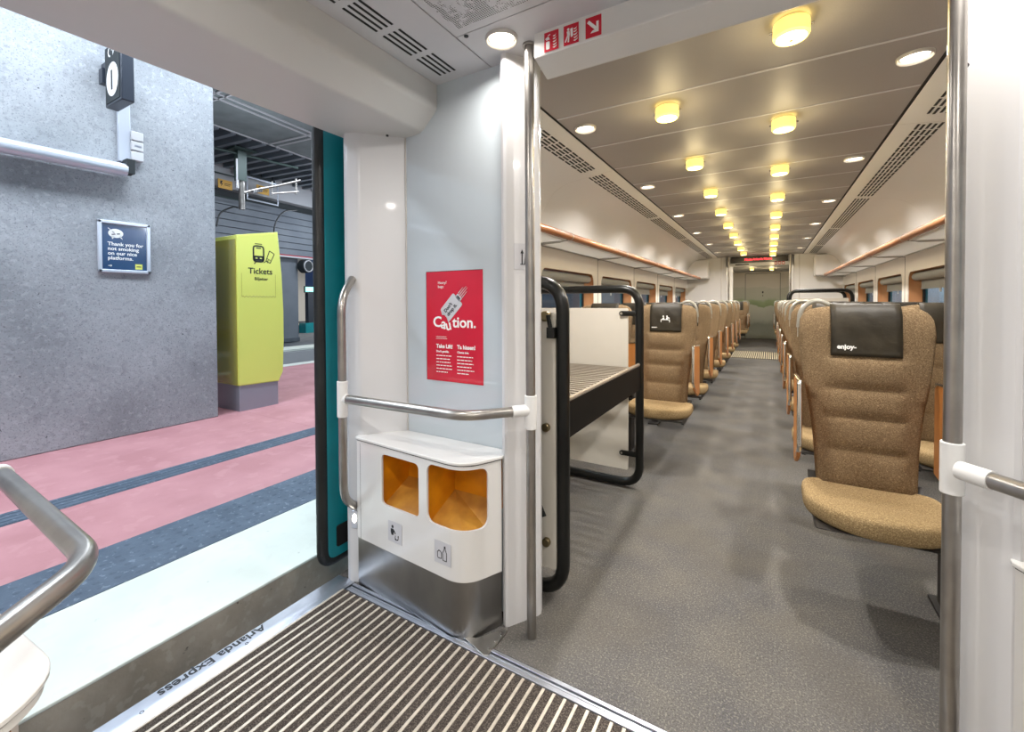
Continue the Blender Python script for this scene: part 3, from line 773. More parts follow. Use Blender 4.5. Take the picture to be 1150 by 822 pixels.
obj('subtitle_lines', b, 'ink', g, smooth=False)

# grey folding-seat sticker on the partition end, right of the poster
g = empty('wall_sticker', (-.826, 1.474, 1.425), math.atan2(.118, .076), 'small grey direction sticker on the white partition end, half behind the grab pole', 'sticker')
g.location = Vector((-.824, 1.4725, 1.425)) + Vector((.118, -.076, 0)).normalized() * .0025
obj('sticker', bx(-.034, .046, -.0006, .0006, -.05, .05), 'paper', g, smooth=False)
b = BM()
for poly in (seg2d((.0, -.03), (.0, .02), .005), [(-.007, .012), (.007, .012), (0, .028)], seg2d((.013, -.03), (.022, .04), .008), seg2d((.024, -.03), (.016, .035), .006), seg2d((-.008, -.03), (.028, -.03), .003)):
    plate2d(b, poly, (0, -.0008, 0), (1, 0, 0), (0, 0, 1), .0005)
obj('pictogram', b, 'inkblack', g, smooth=False)

# marker light on the door post
g = empty('door_light', (-1.588, 1.3035, .285), math.radians(24), 'small lit oval marker lamp low on the white door post', 'light')
obj('bezel', bx(-.014, .014, -.004, .004, -.04, .04), 'frame', g, bevel=.003)
b = BM(); disc(b, (0, -.007, 0), .010, .004, 16, 'y'); o = obj('lens', b, 'lensw', g); o.scale = (1, 1, 1.9); o.location.z = .006

# three red fire signs on the bulkhead
def fire_sign(x, kind, label):
    w_ = .054; h_ = .066
    g = empty('fire_sign', (x, 1.3745, 2.146), 0, label, 'sign', 'red fire signs on the bulkhead')
    obj('plate', bx(-w_ / 2, w_ / 2, -.001, 0, -h_ / 2, h_ / 2), 'signred', g, smooth=False)
    b = BM()
    def pl(p): plate2d(b, p, (0, -.0012, 0), (1, 0, 0), (0, 0, 1), .0005)
    def flame(ox):
        for i, zz in enumerate((-.026, -.017, -.007, .003, .012)):
            pl([(ox - .008, zz + .003), (ox - .003, zz - .001), (ox + .006 - i * .0006, zz + .003), (ox + .008 - i * .001, zz + .009), (ox + .003, zz + .005), (ox - .003, zz + .004)])
    if kind == 0:
        pl(rrect(-.020, -.006, -.026, .001, .003, 2)); pl([(-.020, .006), (-.006, .006), (-.008, .014), (-.012, .017), (-.018, .013)]); pl(seg2d((-.014, .016), (-.022, .010), .003)); pl(seg2d((-.013, .02), (-.004, .023), .003)); flame(.013)
    elif kind == 1:
        pl(circ((-.010, .018), .0045, 10)); pl([(-.016, .012), (-.006, .013), (-.004, -.002), (-.013, -.004)]); pl(seg2d((-.012, -.002), (-.021, -.022), .005)); pl(seg2d((-.008, -.002), (-.010, -.024), .005)); pl([(-.003, .018), (.006, .020), (.007, -.008), (-.001, -.010)]); flame(.016)
    else:
        pl(seg2d((-.018, .020), (.010, -.010), .010)); pl([(-.010, -.020), (.018, -.020), (.018, .014), (.010, .014), (.010, -.012), (-.002, -.012)])
    obj('pictogram', b, 'ink', g, smooth=False)
fire_sign(-.648, 0, 'red sign with white fire extinguisher and flames, leftmost of three on the bulkhead')
fire_sign(-.575, 1, 'red sign with white running figure and flames, middle of three on the bulkhead')
fire_sign(-.497, 2, 'red sign with white diagonal arrow, rightmost of three on the bulkhead')

# recessed downlights
def downlight():
    g = empty('downlight', (0, 0, CZ))
    b = BM(); tube(b, [(0.054 * math.cos(a), .054 * math.sin(a) / .054 * .054, -.001) for a in [2 * PI * k / 28 for k in range(28)]], .006, 8, closed=True, sq=(.004, .012)); obj('trim_ring', b, 'lightring', g)
    b = BM(); disc(b, (0, 0, -.004), .043, .004, 28); obj('lens', b, 'lensw', g)
    return g
D0 = downlight()
ordn = ['first', 'second', 'third', 'fourth', 'fifth', 'sixth', 'seventh', 'eighth', 'ninth', 'tenth', 'eleventh', 'twelfth']
dl_first = True
def put_dl(x, y, label, grp, power=16, col=NEUT, spread=None):
    global dl_first
    if dl_first: g = D0; g.location = (x, y, CZ); dl_first = False
    else: g = copytree(D0, (x, y, CZ))
    tag(g, label, 'ceiling light', grp)
    area('downlight_and_fill', (x, y, CZ - .012), .09, power, col, disk=True, spread=spread)
put_dl(-.825, 1.335, 'bright round downlight in the vestibule ceiling above the litter unit', 'vestibule downlights', 4.2, (1, .95, .90), 2.8)
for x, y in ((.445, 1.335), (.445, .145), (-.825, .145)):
    area('downlight_and_fill', (x, y, CZ - .012), .09, 9.5, (1, .95, .90), disk=True, spread=2.9)
for k in range(6):
    for x, sd in ((-.86, 'left'), (.48, 'right')):
        put_dl(x, 2.25 + 1.4 * k, 'white recessed downlight, %s from the front in the %s ceiling row' % (ordn[k], sd), 'saloon white downlights', 19, NEUT, 2.8)
for y in (-.9, -2.3):  # unseen lamps without fixtures, added as fill for the vestibule from behind
    for x in (-.86, .48): area('downlight_and_fill', (x, y, CZ - .012), .09, 20, NEUT, disk=True, spread=2.9)
for x, y in ((-.75, 11.1), (.37, 11.1), (-.86, 13.2), (.48, 13.2)):
    put_dl(x, y, 'small white downlight beyond the end display, %s, %s' % ('left' if x < 0 else 'right', 'over the far vestibule' if y < 12 else 'in the farthest saloon'), 'far downlights', 16)

# warm glass lamps
def warm_lamp():
    g = empty('ceiling_lamp', (0, 0, CZ))
    b = BM(); disc(b, (0, 0, -.010), .040, .010, 24); obj('base', b, 'lightring', g)
    b = BM(); n = 28
    ro = [(.053, -.012), (.054, -.018), (.054, -.056), (.048, -.064), (.0, -.065)]
    prev = None
    for r, z in ro[:-1]:
        ring = [b.verts.new((r * math.cos(2 * PI * j / n), r * math.sin(2 * PI * j / n), z)) for j in range(n)]
        if prev:
            for j in range(n): b.faces.new((prev[j], prev[(j + 1) % n], ring[(j + 1) % n], ring[j]))
        prev = ring
    obj('glass_shade', b, 'lampglow', g)
    b = BM(); disc(b, (0, 0, -.064), .044, .004, 24); obj('diffuser', b, 'lampcore', g)
    b = BM()
    for a in (0, PI):
        b = BM(); cyl(b, (.052 * math.cos(a), .052 * math.sin(a), -.03), (.064 * math.cos(a), .064 * math.sin(a), -.03), .004, 8); obj('clip', b, 'chrome', g)
    b = BM(); cyl(b, (0, 0, -.072), (0, 0, -.062), .006, 10)
    obj('finial', b, 'chrome', g)
    return g
W0 = warm_lamp(); first = True
def put_warm(x, y, label, grp, p=2.0):
    global first
    if first: g = W0; g.location = (x, y, CZ); first = False
    else: g = copytree(W0, (x, y, CZ))
    tag(g, label, 'ceiling lamp', grp)
    l = bpy.data.lights.new('warm_lamp_light', 'POINT'); l.energy = p; l.color = YEL; l.shadow_soft_size = .05
    o = bpy.data.objects.new('warm_lamp_light', l); o.location = (x, y, CZ - .115); C.objects.link(o)
for k in range(9): put_warm(-.427, 2.20 + .91 * k, 'glowing yellow drum ceiling lamp, %s from the front in the left row' % ordn[k], 'yellow drum ceiling lamps')
for k in range(10): put_warm(.06, 1.745 + .91 * k, 'glowing yellow drum ceiling lamp, %s from the front in the right row' % ordn[k], 'yellow drum ceiling lamps')
for x, y in ((-.427, 11.5), (.0, 11.9), (-.427, 14.2), (.06, 14.6)):
    put_warm(x, y, 'glowing yellow ceiling lamp beyond the end display, %s, %s' % ('left' if x < -.2 else 'right', 'in the far vestibule' if y < 12 else 'in the farthest saloon'), 'far yellow lamps', 4)

# ================================================================== OVERHEAD RACKS
for s_, sd in ((-1, 'left'), (1, 'right')):
    def X(u): return CX + s_ * u
    g = empty('overhead_rack', (X(1.25), 6, 1.72), 0, 'long overhead luggage rack with orange wooden rail along the %s side' % sd, 'luggage rack', 'overhead luggage racks'); L_ = g.location.copy()
    def q(u, y, z): return (X(u) - L_.x, y - 6, z - L_.z)
    b = BM(); cyl(b, q(1.11, 1.62, 1.742), q(1.11, 10.22, 1.742), .027, 20); obj('wooden_rail', b, 'rod', g)
    for k in range(7):
        y = 1.72 + 1.475 * k - .117
        if k == 6: y = 10.15
        b = BM(); tube(b, [q(1.12, y, 1.728), q(1.20, y, 1.712), q(1.413, y, 1.705)], .007, 8, sq=(.006, .010)); tube(b, [q(1.11, y - .008, 1.742), q(1.11, y + .008, 1.742)], .0285, 20); obj('bracket', b, 'steel', g)
    ys = [1.65] + [1.72 + 1.475 * k - .117 for k in range(1, 6)] + [10.15]
    for i in range(len(ys) - 1):
        b = BM(); a_ = q(1.135, ys[i] + .012, 1.722); c_ = q(1.395, ys[i + 1] - .012, 1.714)
        xs = sorted((a_[0], c_[0])); box(b, xs[0], xs[1], a_[1], c_[1], -.004, .004); obj('frosted_shelf', b, 'frost', g)
    b = BM(); cyl(b, q(1.40, 1.62, 1.708), q(1.40, 10.2, 1.708), .006, 8); obj('edge_rail', b, 'steel', g)

# ================================================================== LUGGAGE RACKS (black tube frames)
def luggage_rack(x0, x1, y0, y1, H_, s_, label, first=True):
    """x1 is the aisle edge"""
    g = empty('luggage_rack', ((x0 + x1) / 2, (y0 + y1) / 2, 0), 0, label, 'luggage rack'); L_ = g.location.copy()
    def q(x, y, z): return Vector((x, y, z)) - L_
    for n, y in enumerate((y0, y1)):
        pts = rpath([(x0, y, .035), (x1, y, .035), (x1, y, H_), (x0, y, H_)], .13, 8, closed=True)
        b = BM(); tube(b, [Vector(p) - L_ for p in pts], .03, 14, closed=True, sq=(.027, .031)); fr = obj('frame', b, 'black', g)
        gap = .03 if n == 0 else .075
        px0, px1 = sorted((x0 + s_ * -.0 + (.05 if x0 < x1 else -.05), x1 + (-gap if x0 < x1 else gap)))
        b = BM(); extr(b, rrect(px0 - L_.x, px1 - L_.x, .12, H_ - .13, .01, 2), 'y', y - .006 - L_.y, y + .006 - L_.y); pn = obj('panel', b, 'white_rack', g, bevel=.001)
        for z in (() if n == 0 else (H_ - .165, .235)):
            xa = x1 - .02 if x0 < x1 else x1 + .02; xb = x1 - .115 if x0 < x1 else x1 + .115
            b = BM(); tube(b, [q(xa, y - .014, z), q(xb, y - .014, z)], .016, 10, sq=(.007, .018)); 
            disc(b, q(xb, y - .021, z), .016, .012, 14, 'y'); c_ = obj('clip', b, 'black', fr)
            b = BM(); disc(b, q(xb, y - .024, z), .009, .004, 12, 'y'); obj('clip_screw', b, 'chrome', fr)
    zs = .835
    b = BM(); extr(b, [(x1 - L_.x - s_ * .012, zs - .16), (x1 - L_.x + s_ * .010, zs - .16), (x1 - L_.x + s_ * .010, zs - .008), (x1 - L_.x - s_ * .012, zs - .008)], 'y', y0 - L_.y, y1 - L_.y); obj('shelf_rail', b, 'blackmatte', g)
    b = BM(); cyl(b, q(x1, y0, zs), q(x1, y1, zs), .011, 10); obj('rail_bead', b, 'shelfslat', g)
    b = BM(); n = 24
    for k in range(n):
        y = y0 + .04 + (y1 - y0 - .08) * k / (n - 1); box(b, *sorted((x0 - L_.x, x1 - L_.x - (s_ * .012))), y - .011 - L_.y, y + .011 - L_.y, zs - .035, zs - .02)
    obj('slatted_shelf', b, 'shelfslat', g, smooth=False)
    b = BM(); cyl(b, q(x0, y0, zs - .05), q(x0, y1, zs - .05), .02, 10); obj('shelf_rail', b, 'black', g)
    return g, L_
g, L_ = luggage_rack(-1.575, -.735, 1.66, 2.9, 1.335, 1, 'black tubular luggage rack with white panels, left of the aisle at the front')
b = BM(); box(b, .4225, .4245, .06, .135, .735, .785)
st = obj('label', b, 'ink', g, smooth=False); b = BM(); box(b, .4245, .4252, .08, .115, .745, .775); obj('label_symbol', b, 'signred', st, smooth=False)
for z, r in ((1.19, .022), (.722, .018), (.236, .018)):
    b = BM(); disc(b, (-.806 - L_.x, 1.632 - L_.y, z), r, .020, 20, 'y'); obj('bolt', b, 'gold', g, bevel=.003)
b = BM(); tube(b, rpath([(-.845 - L_.x, 1.637 - L_.y, 1.19), (-.852 - L_.x, 1.625 - L_.y, .95), (-.846 - L_.x, 1.62 - L_.y, .68), (-.853 - L_.x, 1.615 - L_.y, .46), (-.80 - L_.x, 1.61 - L_.y, .36)], .1, 5), .01, 8, sq=(.012, .003)); st = obj('strap', b, 'rubber', g)
b = BM(); tube(b, [(-.790 - L_.x, 1.632 - L_.y, 1.195), (-.776 - L_.x, 1.63 - L_.y, 1.13)], .012, 8, sq=(.010, .006)); box(b, -.79 - L_.x, -.755 - L_.x, 1.618 - L_.y, 1.64 - L_.y, 1.10, 1.145); obj('buckle', b, 'black', st)
luggage_rack(1.17, .31, 8.95, 9.75, 1.42, -1, 'black tubular luggage rack at the far end right of the aisle')

# ================================================================== SEATS
def hw(z):
    T_ = [(.40, .165), (.43, .178), (.586, .186), (.707, .198), (.80, .211), (.869, .223), (1.0, .238), (1.10, .2445), (1.16, .240), (1.19, .226), (1.208, .200), (1.219, .16), (1.224, .10), (1.226, .03)]
    for i in range(1, len(T_)):
        if z <= T_[i][0]:
            a, b_ = T_[i - 1], T_[i]; t = (z - a[0]) / (b_[0] - a[0]); return a[1] + (b_[1] - a[1]) * t
    return .03
def ht(z): return .050 if z < 1.12 else .050 * math.sqrt(max(.02, 1 - ((z - 1.12) / .107) ** 2))
def yc(z): return .215 + .07 * (z - .45) / .75 + .012 * math.sin((z - .45) * 4.2)
SEAM = [.42, .582, .728, .854, .99]
def puff(x, z):
    if z > .99 or z < .42: d = 0
    else:
        for i in range(1, 5):
            if z <= SEAM[i]: t = (z - SEAM[i - 1]) / (SEAM[i] - SEAM[i - 1]); break
        d = .021 * (abs(math.sin(PI * t)) ** .4)
    m_ = max(0, min(1, (.155 - abs(x)) / .03)); return d * m_
def backrest(m):
    b = BM(); Z = [.40 + (1.10 - .40) * k / 56 for k in range(57)] + [1.13, 1.16, 1.18, 1.195, 1.208, 1.216, 1.221, 1.2245, 1.226]
    n = 52; prev = None; e = 2 / 3.2
    for z in Z:
        w_, t_ = hw(z), ht(z); ring = []
        for j in range(n):
            a = 2 * PI * j / n; c, s = math.cos(a), math.sin(a)
            x = w_ * math.copysign(abs(c) ** e, c); y = t_ * math.copysign(abs(s) ** e, s)
            if s < 0:
                y -= puff(x, z) * min(1, abs(s) * 2); y += .02 * (1 - abs(x) / max(w_, .01)) * -0 - .016 * (abs(x) / .24) ** 4 * (1 if .8 < z < 1.15 else .4)
            ring.append(b.verts.new((x, yc(z) + y, z)))
        if prev:
            for j in range(n): b.faces.new((prev[j], prev[(j + 1) % n], ring[(j + 1) % n], ring[j]))
        else: b.faces.new(ring[::-1])
        prev = ring
    b.faces.new(prev)
    return b
def cushion():
    b = BM(); n = 64
    def plan(a):
        c, s = math.cos(a), math.sin(a)
        if s < 0: return (.24 * math.copysign(abs(c) ** (2 / 2.15), c), .0 - .25 * abs(s) ** (2 / 2.1))
        return (.24 * math.copysign(abs(c) ** (2 / 6), c), .0 + .195 * abs(s) ** (2 / 6))
    R = [(.385, .93), (.392, .97), (.405, .995), (.425, 1.0), (.442, .99), (.452, .965), (.458, .92), (.462, .85), (.464, .75), (.465, .62), (.465, .5), (.464, .36), (.463, .2), (.463, .04)]
    prev = None
    for z, k in R:
        ring = []
        for j in range(n):
            x, y = plan(2 * PI * j / n); x *= k; y = (y + .02) * k - .02
            dz = 0
            if z > .455:
                t = ((y + .24) % .085) / .085; mm = max(0, min(1, (.17 - abs(x)) / .03)); dz = .006 * (abs(math.sin(PI * t)) ** .5 - 1) * mm
                dz -= .012 * max(0, min(1, (y + .08) / .25))
            ring.append(b.verts.new((x, y, z + dz + .018 * max(0, -y - .05) / .2 * (1 if z > .40 else .6) - .018)))
        if prev:
            for j in range(n): b.faces.new((prev[j], prev[(j + 1) % n], ring[(j + 1) % n], ring[j]))
        else: b.faces.new(ring[::-1])
        prev = ring
    b.faces.new(prev); return b
def seat_shell():
    b = BM()
    for a in (
        [(-.19, .36), (-.21, .372), (.18, .372), (.26, .44), (.29, .44), (.24, .345), (.18, .33), (-.10, .33)],):
        extr(b, a, 'x', -.205, .205)
    return b
def cover():
    pr = []
    for k in range(14): z = .998 + (1.212 - .998) * k / 13; pr.append((yc(z) - ht(z) - .0065 - (.002 if z < 1.0 else 0), z))
    pr += [(yc(1.22) - .014, 1.229), (yc(1.22) + .0, 1.2325), (yc(1.22) + .014, 1.229)]
    for z in (1.212, 1.19, 1.15, 1.10, 1.05): pr.append((yc(z) + ht(z) + .007, z))
    bm = sheet(BM(), pr, 'x', -.122, .130)
    bmesh.ops.subdivide_edges(bm, edges=[e for e in bm.edges if abs(e.verts[0].co.x - e.verts[1].co.x) > .1], cuts=9)
    for v in bm.verts:
        if v.co.y < yc(v.co.z) and v.co.z < 1.19: v.co.y += .0025 * math.sin(v.co.x * 60 + v.co.z * 45) * (1.0 if v.co.z > 1.02 else .5)
    return bm
SEATM = {}
def make_seat(s_, arm=True):
    """s_ = +1: aisle is at -x (right-hand side of the car); -1: aisle at +x"""
    g = empty('passenger_chair')
    def lk(name, key, fn, m, **k):
        kk = (key, s_)
        if kk in SEATM:
            o = bpy.data.objects.new(name, SEATM[kk]); C.objects.link(o); o.parent = g; return o
        o = obj(name, fn(), m, g, **k); SEATM[kk] = o.data; return o
    lk('backrest', 'b', lambda: backrest(1), 'fabric', ang=60)
    lk('seat', 'c', cushion, 'fabric_seat', ang=60)
    o = lk('headrest_cover', 'cv', cover, 'leather', ang=70); m_ = o.modifiers.new('solid', 'SOLIDIFY'); m_.thickness = .004; m_.offset = 0
    lk('seat_shell', 'sh', seat_shell, 'seatshell')
    def ped():
        b = BM(); x = s_ * .262; box(b, x - .03, x + .03, .06, .16, .012, .345); box(b, x - .05, x + .05, -.02, .20, 0, .014); box(b, *sorted((x, -s_ * .17)), .08, .13, .30, .345); box(b, *sorted((-s_ * .17, -s_ * .19)), -.02, .14, .30, .36); return b
    lk('pedestal', 'p', ped, 'seatshell')
    def hd():
        b = BM(); x = -s_
        tube(b, rpath([(x * .243, .29, 1.12), (x * .236, .29, 1.215), (x * .17, .29, 1.258), (x * .10, .29, 1.215)], .06, 6), .010, 10, sq=(.011, .008)); return b
    if arm:
        lk('grab_handle', 'h', hd, 'handlegrey')
        def tb():
            b = BM(); x0, x1 = sorted((-s_ * .2465, -s_ * .2495)); box(b, x0, x1, yc(1.1) - .012, yc(1.1) + .004, 1.075, 1.125); return b
        lk('side_tab', 't', tb, 'handlegrey')
        for sd in ((-s_), (s_)):
            def pnl():
                b = BM(); x0, x1 = sorted((sd * .247, sd * .262)); extr(b, [(-.03, .63), (-.015, .895), (.0, .905), (.26, .885), (.285, .87), (.285, .50), (.20, .49), (.04, .56)], 'x', x0, x1); return b
            ap = lk('armrest', 'a%d' % sd, pnl, 'wood', bevel=.002)
            def edge():
                b = BM(); x = sd * .2545; tube(b, rpath([(x, .10, .545), (x, -.033, .62), (x, -.02, .908), (x, .28, .888)], .02, 4), .008, 8, sq=(.0095, .006)); return b
            eo = lk('armrest_edge', 'e%d' % sd, edge, 'chrome'); eo.parent = ap
    return g
seatR = make_seat(1); seatL = make_seat(-1); seatRw = make_seat(1, False); seatLw = make_seat(-1, False)
used = set()
def place(proto, x, y, label, grp):
    if proto.name not in used: used.add(proto.name); g = proto; g.location = (x, y, 0)
    else: g = copytree(proto, (x, y, 0))
    tag(g, label, 'train seat', grp); return g
PS = .983
sR = []; sL = []
for k in range(7):
    y = 2.25 + PS * k
    l = 'nearest brown fabric seat right of the aisle, with a dark headrest cover reading enjoy' if k == 0 else 'brown fabric aisle seat in the %s row on the right side' % ordn[k]
    sR.append(place(seatR, .368, y, l, 'seats right of the aisle'))
    place(seatRw, .368 + .53, y, 'brown fabric window seat in the %s row on the right side' % ordn[k], 'seats right of the aisle')
for k in range(7):
    y = 3.55 + PS * k
    l = 'nearest brown fabric seat left of the aisle, with a white pictogram on its headrest cover' if k == 0 else 'brown fabric aisle seat in the %s row on the left side' % ordn[k]
    sL.append(place(seatL, -.748, y, l, 'seats left of the aisle'))
    place(seatLw, -.748 - .53, y, 'brown fabric window seat in the %s row on the left side' % ordn[k], 'seats left of the aisle')
for y, n_ in ((13.4, 'nearer'), (14.4, 'farther')):
    for x, p, sd in ((-.748, seatL, 'left'), (.368, seatR, 'right')):
        place(p, x, y, 'aisle seat beyond the far vestibule, %s of the two on the %s' % (n_, sd), 'seats beyond the far vestibule')
# prints on two covers
z = 1.025; y = yc(1.03) - ht(1.03) - .0105
text('headrest_lettering', 'enjoy-', .028, 'ink', sR[0], (-.100, y - .001, z + .006), (1, 0, 0), (0, .09, 1), bold=.0012)
b = BM(); O = (.004, yc(1.12) - ht(1.12) - .0125, 1.085)
def pl(p): plate2d(b, p, O, (1, 0, 0), (0, .09, 1), .0006)
pl(circ((-.016, .040), .0065, 12)); pl(circ((.014, .040), .0065, 12)); pl([(-.024, .030), (-.010, .032), (-.004, .012), (.004, .012), (.010, .032), (.020, .034), (.034, .028), (.036, .020), (.022, .024), (.018, .012), (-.030, .012)])
pl([(-.036, .014), (.036, .014), (.036, .009), (-.036, .009)])
for x in (-.034, .034): pl(seg2d((x, .014), (x, -.008), .005))
obj('headrest_pictogram', b, 'ink', sL[0], smooth=False)
text('headrest_lettering', 'samvaro', .013, 'ink', sL[0], (-.105, y - .001, z + .004), (1, 0, 0), (0, .09, 1), bold=.0006)

# ================================================================== OUTSIDE: the open door and the platform
d = empty('door_1', (-1.775, 1.6, 0)); d['kind'] = 'structure'; d['label'] = 'teal sliding door leaf slid open outside the car'
LX = -1.775
b = BM(); extr(b, rrect(1.275 - 1.6, 2.05 - 1.6, .035, 2.12, .05, 5), 'x', -.022, .024); obj('door_leaf', b, 'teal', d, bevel=.003)
b = BM(); tube(b, rpath([(0.002, -.325, 2.12), (.002, -.325, .045), (.002, .44, .045)], .06, 7), .03, 14, sq=(.024, .030)); obj('door_seal', b, 'rubber', d)
b = BM(); extr(b, rrect(-.27, .4, .10, .20, .01, 2), 'x', .0235, .028); obj('door_base_strip', b, 'dark', d)

PXW = -5.24
# platform surfaces
struct('platform', bx(-8.5, -2.93, -12, 22, -.1, 0), 'pink')
struct('platform_tactile_paving', bx(-2.93, -2.49, -12, 22, -.1, .002), 'tactile')
b = BM(); rnd = random.Random(3)
for i in range(6):
    for j in range(90):
        x = -2.86 + i * .06 + (j % 2) * .03; y = -1.2 + j * .066
        v = [];
        for k in range(8): a = 2 * PI * k / 8; v.append(b.verts.new((x + .014 * math.cos(a), y + .014 * math.sin(a), .0025)))
        t = [b.verts.new((p.co.x * .45 + x * .55, p.co.y * .45 + y * .55, .007)) for p in v]
        for k in range(8): b.faces.new((v[k], v[(k + 1) % 8], t[(k + 1) % 8], t[k]))
        b.faces.new(t)
tag(obj('tactile_studs', b, 'tactile'), 'rows of small round studs on the blue tactile strip', 'tactile studs', kind='stuff')
struct('platform_kerb', bx(-2.49, -1.93, -12, 22, -.012, .0), 'kerb', bevel=.004)
struct('platform_edge_face', bx(-2.4, -1.933, -12, 22, -1.2, -.011), 'concrete2')
b = BM()
for k in range(4): box(b, -3.93 + k * .055, -3.93 + k * .055 + .04, -12, 22, -.02, .004)
struct('platform_guiding_strip', bx(-3.935, -3.71, -12, 22, -.1, .002), 'tactile'); struct('trim_14', b, 'tactile')
b = BM()
for y in (-2.0, .35, 2.75, 5.2, 7.6): box(b, -8.4, -3.95, y, y + .008, -.001, .001)
struct('trim_15', b, 'pink')
struct('track_bed', bx(-11.3, -1.9, -12, 22, -1.25, -1.2), 'asphalt')
# big concrete wall
struct('wall_concrete', bx(PXW - .6, PXW, -12, 2.485, 0, 6), 'concrete', bevel=.01)
# no smoking poster
g = empty('platform_poster', (PXW, 1.695, 1.78), 0, 'framed dark blue no-smoking poster on the concrete wall', 'poster')
obj('sheet', bx(.004, .012, -.175, .175, -.225, .225), 'navy', g, smooth=False)
for nm, a in (('frame_bar', (0, .025, -.195, .195, .21, .24)), ('frame_bar', (0, .025, -.195, .195, -.24, -.21)), ('frame_bar', (0, .025, -.195, -.165, -.24, .24)), ('frame_bar', (0, .025, .165, .195, -.24, .24))):
    obj(nm, bx(*a), 'frame', g, bevel=.006)
YD = (0, 1, 0)
text('poster_text', 'Thank you for\nnot smoking\non our nice\nplatforms.', .045, 'ink', g, (.0125, -.125, .012), YD, ZD, bold=.001, line=.96, sx=1.02)
b = BM(); o_ = (.0125, 0, 0)
el = [(-.065 + .055 * math.cos(2 * PI * k / 20), .125 + .042 * math.sin(2 * PI * k / 20)) for k in range(20)]
plate2d(b, el, o_, YD, ZD, .0005); plate2d(b, [(-.10, .10), (-.09, .07), (-.075, .09)], o_, YD, ZD, .0005); plate2d(b, [(-.04, .095), (-.015, .07), (-.03, .105)], o_, YD, ZD, .0005)
plate2d(b, seg2d((-.12, .17), (-.08, .135), .005), o_, YD, ZD, .0005)
bu = obj('speech_bubble', b, 'ink', g, smooth=False)
b = BM(); plate2d(b, ring2d((-.105, -.175), .004, .008), o_, YD, ZD, .0005); plate2d(b, seg2d((-.125, -.175), (-.115, -.175), .004), o_, YD, ZD, .0005); obj('small_mark', b, 'ink', g, smooth=False)
b = BM()
plate2d(b, seg2d((-.095, .112), (-.068, .118), .01), o_, YD, ZD, .0005, .0008); plate2d(b, seg2d((-.058, .12), (-.035, .124), .01), o_, YD, ZD, .0005, .0008); plate2d(b, seg2d((-.09, .138), (-.075, .130), .006), o_, YD, ZD, .0005, .0008)
obj('bubble_marks', b, 'navydark', bu, smooth=False)
b = BM(); plate2d(b, [(.075, -.2), (.13, -.2), (.13, -.15), (.075, -.15)], o_, YD, ZD, .0006); ye = obj('logo_patch', b, 'lime', g, smooth=False)
b = BM(); plate2d(b, [(.085, -.179), (.12, -.179), (.12, -.171), (.085, -.171)], o_, YD, ZD, .0006, .001); obj('logo_line', b, 'inkblack', ye, smooth=False)
# wall conduit pipe, cable duct, junction boxes
g = empty('wall_pipe', (PXW + .09, 1.0, 2.49), 0, 'thick pale horizontal pipe on the concrete wall ending at the white boxes', 'pipe')
b = BM(); cyl(b, (0, -9, 0), (0, .69, 0), .058, 20); obj('pipe', b, 'frame', g)
b = BM(); cyl(b, (0, .69, 0), (0, .725, 0), .045, 16); box(b, -.07, .05, .68, .74, -.03, .10); obj('pipe_end', b, 'equip', g)
g = empty('cable_duct', (PXW, 1.70, 2.8), 0, 'pale vertical cable duct between the platform number sign and the pipe', 'duct')
obj('duct', bx(0, .04, -.045, .045, -.22, .40), 'frame', g, bevel=.004)
g = empty('junction_box', (PXW, 1.787, 2.75), 0, 'white junction boxes stacked beside the cable duct on the concrete wall', 'junction box')
for z0, z1 in ((.05, .135), (-.045, .04), (-.14, -.055)):
    bb = obj('box', bx(0, .06, -.045, .05, z0, z1), 'white', g, bevel=.006)
obj('box_mark', bx(.06, .062, -.02, .03, -.01, .005), 'plinth', g, smooth=False)
# platform number sign
g = empty('platform_number_sign', (-4.9, 1.575, 3.225), 0, 'dark hanging box sign with platform number 1 on the concrete wall', 'sign')
obj('housing', bx(-.175, .175, -.045, .045, -.24, .28), 'navydark', g, bevel=.008)
obj('face_panel', bx(-.15, .15, -.049, -.045, -.215, .265), 'equip', g, smooth=False)
b = BM(); el = [(.125 * math.cos(2 * PI * k / 28), -.03 + .145 * math.sin(2 * PI * k / 28)) for k in range(28)]; plate2d(b, el, (0, -.0495, 0), (1, 0, 0), (0, 0, 1), .001); obj('number_disc', b, 'ink', g, smooth=False)
text('number', '1', .23, 'inkblack', g, (-.01, -.0512, -.112), (1, 0, 0), (0, 0, 1), align='CENTER', bold=.006)
b = BM(); plate2d(b, ring2d((-.04, .215), .03, .045, 0, PI * 1.5), (0, -.0495, 0), (1, 0, 0), (0, 0, 1), .001); plate2d(b, [(.02, .17), (.06, .22), (.06, .265), (.02, .265)], (0, -.0495, 0), (1, 0, 0), (0, 0, 1), .001); obj('sign_symbol', b, 'ink', g, smooth=False)
b = BM(); box(b, -.34, -.17, -.02, .06, .12, .20); box(b, -.30, -.22, -.05, .0, .0, .13); cyl(b, (-.25, 0, -.02), (-.25, 0, .3), .02, 10); obj('bracket', b, 'navydark', g)

